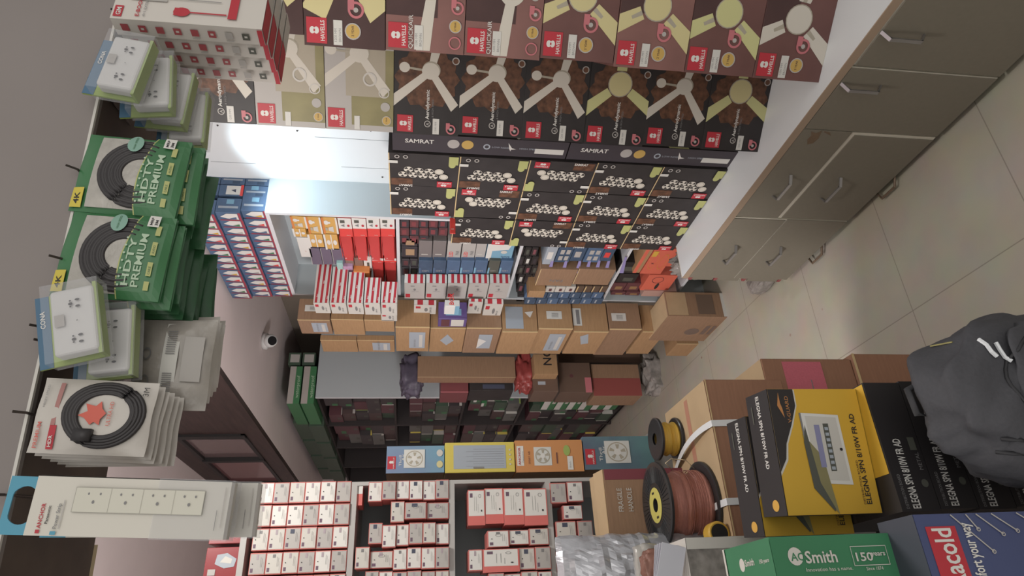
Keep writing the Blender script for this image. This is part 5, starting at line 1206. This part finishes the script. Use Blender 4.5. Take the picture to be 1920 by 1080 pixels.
def make_hd(p, w_, h, label, group, rots=(0, 0, 0), full=True, shade=0):
    t = empty('cable_bag', p, 0, label, 'bag', group); t.rotation_euler = (rots[0], rots[1], LROT + rots[2])
    mb, f = hbag(w_, h, full); o = mb.build('foil_bag', smooth=True); o.parent = t
    if not full: return t
    F_ = dict(org=(-w_/2, 0, -h), u=(1, 0, 0), v=(0, 0, 1), n=(0, -1, 0), w_=w_, h_=h)
    mb = MB()
    for k in range(11):
        rr_ = .16 + .0165*k; pts = []
        for i in range(25):
            a = math.radians(-20 + 220*i/24); x = .5 + rr_*1.1*math.cos(a)*1.15; y = .40 + rr_*1.15*math.sin(a)
            x = min(.93, max(.07, x)); y = min(.83, max(.2, y))
            pts.append(((x - .5)*w_, -f(x, y) - .0012 - .0006*(k % 3), -h + y*h))
        mb.tube(pts, .0032, cableblack, n=6)
    o = mb.build('cable_coil', smooth=True); o['label'] = 'coiled black cable'; o.parent = t
    mb = MB()
    N = 12
    def strip(m, f0, f1, off):
        V = []
        for i in range(N + 1):
            x = .0 + 1.0*i/N
            for j in range(7):
                y = f0(x) + (f1(x) - f0(x))*j/6; V.append(((x - .5)*w_, -f(x, y) - off, -h + y*h))
        mb.add(V, [(i*7 + j, (i+1)*7 + j, (i+1)*7 + j + 1, i*7 + j + 1) for i in range(N) for j in range(6)], m)
    edge = lambda x: .40 - .16*max(0, (x - .45))**1.2 - .1*max(0, .2 - x)
    strip(greentag, lambda x: edge(x), lambda x: edge(x) + .012, .0048); strip(hdgreen, lambda x: .0, edge, .005)
    it = [('t', hdink, 'HDTY', .14, .29, .062, 0, True, .55), ('t', hdink, 'PREMIUM', .13, .2, .065, 0, True, .62)] + [('e', hdink, .14 + .09*k, .375, .012, .01) for k in range(7)] + \
         [('r', greentag, .1, .1, .2, .145), ('r', greentag, .26, .1, .42, .145), ('r', greentag, .5, .1, .66, .145), ('r', greentag, .74, .1, .86, .145), ('t', hdgreen2, 'CABLE', .28, .112, .02, 0), ('t', hdgreen2, 'AUDIO', .52, .112, .02, 0)]
    art(mb, F_['org'], F_['u'], F_['v'], F_['n'], w_, h, it, off=.0058, bump=f)
    o = mb.build('printed_band', smooth=False); o['label'] = 'green printed lower band'; o.parent = t
    mb = MB(); art(mb, F_['org'], F_['u'], F_['v'], F_['n'], w_, h, [('r', signyel, .04, .885, .28, .995), ('t', black, '4K', .08, .915, .05, 0, True, .14)], off=.0015, bump=f); o = mb.build('sticker'); o['label'] = 'yellow 4K sticker'; o.parent = t
    mb = MB(); art(mb, F_['org'], F_['u'], F_['v'], F_['n'], w_, h, [('e', mint, .86, .5, .115, .075), ('t', hdgreen, 'HIGH SPEED', .78, .49, .02, 0)], off=.0075, bump=f); o = mb.build('sticker'); o['label'] = 'round mint sticker'; o.parent = t
    mb = MB(); art(mb, F_['org'], F_['u'], F_['v'], F_['n'], w_, h, [('r', white, .84, .13, .985, .235), ('t', black, 'MRP', .86, .19, .025, 0, True, .1), ('t', black, '3M', .86, .145, .025, 0, True, .07)], off=.0085, bump=f); o = mb.build('sticker'); o['label'] = 'white price sticker'; o.parent = t
    return t
hr = random.Random(9)
def hang_hd(cpx, wpx, n, gl, hookpx, step):
    """cpx=((x,y) top-left, (x,y) top-right, x bottom)"""
    TL, TR, BX = cpx
    a = lpt(*TL); b = lpt(*TR); w_ = (b - a).dot(lx); c = (a + b)/2; zt = max(a.z, b.z) - .004
    zb = lpt(BX, (TL[1] + TR[1])/2).z; h = zt - zb
    for k in range(n):
        p = c + ly*(-.004 + step*k); p.z = zt - (hr.uniform(0, .016) if k else 0)
        p += lx*(hr.uniform(-.012, .006) if k else 0)
        lab_ = 'green foil cable bag, front one of the %s bunch' % gl if k == 0 else 'green foil cable bag of the %s bunch, %s behind the front one' % (gl, ORD[k - 1])
        make_hd(p, w_, h, lab_, 'green cable bags', (hr.uniform(-.03, .03) if k else 0, (hr.uniform(-.07, .07) if k else math.radians(3.5)), hr.uniform(-.05, .05) if k else 0), full=(k < 2))
    hook(*hookpx, 'bent nail holding the %s bunch of green bags' % gl, L=step*n)
hang_hd(((108, 556), (130, 398), 322), 0, 12, 'larger', (115, 487), .019)
hang_hd(((140, 398), (162, 254), 352), 0, 5, 'smaller', (145, 320), .018)

# socket blister packs
def blister(p, label, group, rz=0, ry=0, s=1.0, name='socket_pack'):
    t = empty(name, p, 0, label, 'pack', group); t.rotation_euler = (0, ry, LROT + rz)
    s *= .84
    w_, h = .108*s, .088*s
    mb = MB(); mb.box(-w_/2, 0, -h, w_/2, .003, 0, limeg); mb.box(-w_/2, -.0006, -h*.2, w_/2, 0, 0, cardblue)
    art(mb, (-w_/2, -.0006, -h), (1, 0, 0), (0, 0, 1), (0, -1, 0), w_, h, [('t', white, 'CONA', .55, .87, .07, 0, True), ('t', white, 'SMYLE', .05, .02, .05, 0)])
    mb.box(-w_/2, -.022*s, -h, w_/2, .0, -h + .004, limeg)
    o = mb.build('backing_card'); o.parent = t
    mb = MB(); W2, H2, D2 = w_*.9, h*.64, .026*s; mb.box(-W2/2, -D2, -h*.97, W2/2, -.001, -h*.97 + H2, plasticw)
    def hole_set(cx, cz):
        pts = []
        for (dx, dz, rx_, rz2) in [(0, .1, .022, .05), (-.05, -.06, .018, .055), (.05, -.06, .018, .055), (-.045, .1, .012, .025), (.045, .1, .012, .025)]:
            pts.append(('e', hole, cx + dx, cz + dz, rx_, rz2))
        return pts
    art(mb, (-W2/2, -D2, -h*.97), (1, 0, 0), (0, 0, 1), (0, -1, 0), W2, H2, hole_set(.2, .42) + hole_set(.74, .42) + [('e', hole, .47, .4, .008, .014), ('r', lightgrey, .42, .68, .6, .9)], off=.0008)
    o = mb.build('socket_body', bevel=.005*s); o['label'] = 'white extension socket'; o.parent = t; o.modifiers[0].segments = 3
    mb = MB(); mb.box(-w_/2 - .003, -.030*s, -h - .004, w_/2 + .003, .004, -h*.22, clearfilm, skip=('T',)); o = mb.build('clear_cover'); o.parent = t
    return t
pa = lpt(198, 150); 
for k, (dx, dy, dz, ry) in enumerate([(0, -.03, 0, .14), (-.01, .01, -.022, -.12), (.0, .045, -.035, .05), (-.015, .08, -.05, -.05)]):
    p = pa + lx*dx + ly*dy + Vector((0, 0, dz + .004)); blister(p, ['white two-way socket pack hanging beside the smaller green bunch, the front one', 'second socket pack in lime wrap, directly behind the front one by the flat boxes', 'third socket pack hanging behind, partly hidden by the white flat boxes', 'rearmost socket pack beside the white flat boxes'][k], 'socket packs on the right nail', 0, ry)
hook(185, 158, 'bent nail holding the socket packs beside the smaller green bunch', .1)
pa = lpt(103, 640)
for k, (dx, dy, dz, ry) in enumerate([(0, -.03, 0, -.26), (-.004, .02, -.02, -.12)]):
    p = pa + lx*dx + ly*dy + Vector((0, 0, dz + .005)); blister(p, ['tilted white two-way socket pack between the larger green bunch and the black cable bag', 'clear-wrapped socket pack hanging just behind the tilted one'][k], 'socket packs on the middle nail', 0, ry)
hook(80, 615, 'bent nail nearest the larger green bunch', .05); hook(88, 642, 'bent nail holding the tilted socket pack', .06)

# clear barcode bags behind
mbg = C('barcode_bag', 176, 168, 158, rough=.2, noise=.3, nscale=25, bump=.3)
for k in range(6):
    A = lpt(240 + 4*k, 768 - 8*k, .07 + .022*k); B = lpt(262, 600, .07 + .022*k)
    w_, h = (B - A).dot(lx), .098 + .004*k
    t = empty('accessory_bag', ((A + B)/2) + Vector((0, 0, -.0)), 0, 'whitish clear bag with barcode strips hanging behind the socket pack, %s from the camera' % ORD[k], 'bag', 'bags with barcode strips'); t.rotation_euler = (0, hr.uniform(-.08, .08), LROT + hr.uniform(-.05, .05))
    mb = bag_mesh(w_, h, .01, mbg if k == 0 else polyw, seed=k); f = pillow(.01)
    art(mb, (-w_/2, 0, -h), (1, 0, 0), (0, 0, 1), (0, -1, 0), w_, h, [('r', barcode_w, .1, .42, .95, .62)] + [('r', inkgrey, .14 + .022*q, .46, .15 + .022*q, .58) for q in range(12)] + [('r', inkgrey, .6 + .025*q, .46, .61 + .025*q, .58) for q in range(11)] + [('o', inkgrey, .3, .8, .07, .06, .3), ('o', inkgrey, .6, .82, .07, .06, .3), ('r', lightgrey, .3, .1, .8, .35)], bump=f)
    o = mb.build('clear_bag', smooth=True); o.parent = t

# black cable bags with a red emblem
def cbag(p, w_, h, label, rots, full=True):
    t = empty('cable_bag', p, 0, label, 'bag', 'black cable bags'); t.rotation_euler = (rots[0], rots[1], LROT + rots[2])
    mb = bag_mesh(w_, h, .008, polyw); f = pillow(.008)
    if full:
        art(mb, (-w_/2, 0, -h), (1, 0, 0), (0, 0, 1), (0, -1, 0), w_, h, [('r', red, .05, .78, .36, .84), ('r', C('faded_red', 176, 110, 104), .36, .80, .93, .84), ('t', salmon, 'PREMIUM', .06, .92, .035, 0, True, .34), ('t', inkgrey, 'HIGH SPEED', .6, .93, .02, 0, False, .3), ('t', white, 'HDR', .08, .795, .03, 0, True, .15)], bump=f)
    o = mb.build('poly_bag', smooth=True); o.parent = t
    if full:
        mb = MB()
        for k in range(8):
            pts = []; r1 = .29 + .0175*k
            for i in range(36):
                a = 2*math.pi*i/36; x = .52 + r1*1.02*math.cos(a); y = .40 + r1*.82*math.sin(a)*(1 + .05*math.cos(a))
                x = min(.96, max(.04, x)); y = min(.76, max(.03, y))
                pts.append(((x - .5)*w_, -f(x, y) - .0015 - .0008*(k % 2), -h + y*h))
            mb.tube(pts, .0026, cableblack, n=6, closed=True)
        mb.box(-w_*.34, -.0165, -h*.55, -w_*.18, -.009, -h*.40, cableblack)
        o = mb.build('cable_coil', smooth=True); o['label'] = 'coiled black cable with plug'; o.parent = t
        mb = MB(); em = C('orange_red_emblem', 226, 80, 60)
        art(mb, (-w_/2, 0, -h), (1, 0, 0), (0, 0, 1), (0, -1, 0), w_, h, [('p', em, [(.38, .5), (.47, .56), (.5, .62), (.56, .54), (.66, .57), (.63, .48), (.7, .44), (.6, .42), (.54, .38), (.46, .42), (.38, .42), (.42, .47)]), ('t', em, 'ULTRA HD', .38, .33, .035, 0, False, .32), ('t', black, '3M', .8, .06, .05, 0), ('t', black, 'M', .7, .18, .06, 0)], off=.0012, bump=f)
        o = mb.build('emblem'); o['label'] = 'orange-red emblem and lettering'; o.parent = t
    return t
a = lpt(55, 850); b = lpt(92, 710); w_ = (b - a).dot(lx); c = (a + b)/2; h = a.z - lpt(285, 790).z
for k in range(6):
    p = c + ly*(-.006 + .014*k) + Vector((0, 0, -.002*k)) - lx*.002*k
    cbag(p, w_, h, 'white poly bag with a black cable coil and orange-red emblem, the front one' if k == 0 else 'white poly cable bag, %s behind the one with the orange-red emblem' % ORD[k-1], (0 if k == 0 else hr.uniform(-.03, .02), math.radians(3) + (hr.uniform(-.05, .03) if k else 0), 0), full=(k == 0))
hook(50, 775, 'bent nail through the poly bags with black cables', .09)

# power strips with blue headers
def pstrip(p, w_, h, label, ry=0):
    t = empty('power_strip_pack', p, 0, label, 'pack', 'power strip packs'); t.rotation_euler = (0, ry, LROT)
    hd = .036; d = .026
    mb = MB()       # header with an oval slot
    ow, oh = w_*.33, .012; N = 32; outer = []; inner = []
    for i in range(N):
        an = 2*math.pi*i/N; c_, s_ = math.cos(an), math.sin(an)
        outer.append((max(-w_/2, min(w_/2, c_*w_*.75)), -hd/2 + max(-hd/2, min(hd/2, s_*hd*.8))))
        inner.append((c_*ow, -hd/2 + max(-oh, min(oh, s_*oh*1.3))))
    V = [(x, 0, z) for x, z in outer] + [(x, 0, z) for x, z in inner] + [(x, .002, z) for x, z in outer] + [(x, .002, z) for x, z in inner]
    F = []
    for i in range(N):
        j = (i + 1) % N; F += [(i, j, N + j, N + i), (2*N + j, 2*N + i, 3*N + i, 3*N + j), (N + i, N + j, 3*N + j, 3*N + i), (j, i, 2*N + i, 2*N + j)]
    mb.add(V, F, skyblue); o = mb.build('header'); o['label'] = 'sky blue header with oval hole'; o.parent = t
    mb = MB(); mb.box(-w_/2, -d*.6, -hd - h, w_/2, d*.4, -hd + .002, C('strip_card_white', 216, 210, 196))
    it = [('t', red, 'ANCHOR', .12, .935, .02, 0, True, .42), ('r', red, .04, .935, .1, .955), ('t', black, 'Panasonic', .2, .905, .014, 0, True, .3), ('t', inkgrey, 'Power Strip', .12, .855, .018, 0, True, .42), ('r', skyblue, .02, .852, .08, .88), ('r', lightgrey, .12, .84, .6, .845)]
    it += [('r', C('strip_outline', 160, 156, 142), .40, .13, .83, .80), ('r', C('strip_inner', 212, 208, 190), .41, .133, .82, .797)]
    for q in range(4):
        y = .70 - q*.165
        it += [('e', inkgrey, .72, y + .03, .022, .005), ('e', inkgrey, .72, y - .03, .022, .005), ('e', inkgrey, .58, y, .03, .007), ('r', C('strip_outline', 160, 156, 142), .41, y - .083, .82, y - .0815)]
    it += [('r', lightgrey, .2, .02, .9, .024), ('r', inkgrey, .15, .05, .5, .053)]
    art(mb, (-w_/2, -d*.6, -hd - h), (1, 0, 0), (0, 0, 1), (0, -1, 0), w_, h, it)
    art(mb, (w_/2, -d*.6, -hd - h), (0, 1, 0), (0, 0, 1), (1, 0, 0), d, h, [('r', lightgrey, 0, 0, 1, 1), ('r', pink, .3, .86, .6, .95)])
    o = mb.build('strip_box', bevel=.001); o.parent = t
    mb = MB(); mb.box(-w_/2 - .0015, -d*.6 - .0015, -hd - h - .004, w_/2 + .0015, d*.4 + .0015, -hd - .12, clearfilm, skip=('T',)); o = mb.build('clear_sleeve'); o.parent = t
    return t
a = lpt(2, 1002, -.05); b = lpt(22, 892, -.05); w_ = (b - a).dot(lx); c = (a + b)/2
hh = lpt(72, 950, -.05).z - lpt(432, 940, -.05).z
pstrip(Vector((c.x, c.y, max(a.z, b.z) + .001)), w_, hh, 'white power strip pack with a sky blue header, the front one at the left end', math.radians(3))
p = Vector((c.x, c.y, a.z - .014)) + ly*.05 - lx*.004
pstrip(p, w_, hh, 'second power strip pack hanging behind the front one', math.radians(1.5))
hook(8, 928, 'nail carrying the power strip packs', .07)

# white flat boxes with red icons
def eb(p, label, front=False, ry=0):
    w_, h, d = .13, .208, .030
    icons = []
    for q in range(8):
        m = [red, red, red, red, red, red, lightgrey, dkgrey][q]
        icons += [('r', C('icon_red', 176, 60, 66) if m is red else m, .32, .90 - q*.115, .72, .95 - q*.115), ('r', offwhite, .46, .915 - q*.115, .58, .935 - q*.115) if q % 2 else ('r', lightgrey, .15, .90 - q*.115, .22, .95 - q*.115)]
    F = [('r', red, .03, .93, .2, .985), ('t', white, 'GM', .05, .94, .03, 0, True, .12), ('t', red, 'E-BOOK', .05, .82, .025, 0, True, .3), ('t', inkgrey, '4+1 EXTENSION', .05, .78, .018, 0, False, .4), ('r', lightgrey, .3, .66, .34, .9)]
    F += [('e', red, .16, .55, .07, .055), ('r', red, .1, .55, .22, .6), ('r', red, .15, .25, .17, .5), ('r', red, .1, .18, .8, .24), ('r', inkgrey, .35, .3, .36, .7)]
    mb = boxmb(w_, d, h, C('white_flat_box', 214, 206, 196), {'F': F, 'L': icons + [('r', red, 0, 0, 1, .035)], 'B': [('r', red, 0, 0, .5, 1), ('r', offwhite, .5, 0, 1, 1)]})
    o = mb.build('extension_board_box', bevel=.001); o.location = p; o.rotation_euler = (0, ry, LROT + .12)
    return tag(o, label, 'box', 'white flat boxes with red icons')
for k in range(4):
    d_ = -.03 + .033*k
    A = lpt([228, 246, 262, 276][k], [40, 68, 94, 118][k], d_)
    p = A + lx*.065 + ly*.02
    p.z = lpt([494, 505, 515, 523][k], [40, 68, 94, 118][k], d_).z
    eb(p, ['frontmost white flat box with red icons at the right end of the lintel', 'second white flat box with red icons, behind the frontmost', 'third white flat box with red icons from the front', 'rearmost white flat box with red icons'][k], k == 0)
hook(226, 30, 'nail behind the white flat boxes', .14)

# wooden batten and plywood board just behind the lintel, at the left end
A = W(176, 1045, Y=1.12)
def lint_obj(mb, name, label, cat):
    o = mb.build(name); o.location = (LA.x, LA.y, 0); o.rotation_euler = (0, 0, LROT); return tag(o, label, cat)
mb = MB(); mb.box(-1.2, .262, A.z, .0, .282, A.z + .012, C('pale_batten', 206, 186, 140, rough=.6)); lint_obj(mb, 'wooden_batten', 'pale wooden batten behind the power strip packs', 'batten')
mb = MB(); mb.box(-1.2, .244, A.z + .0125, -.0, .275, A.z + .075, C('brown_board', 110, 84, 62, noise=.4, nscale=30)); lint_obj(mb, 'plywood_board', 'brown plywood board just above the pale batten', 'board')
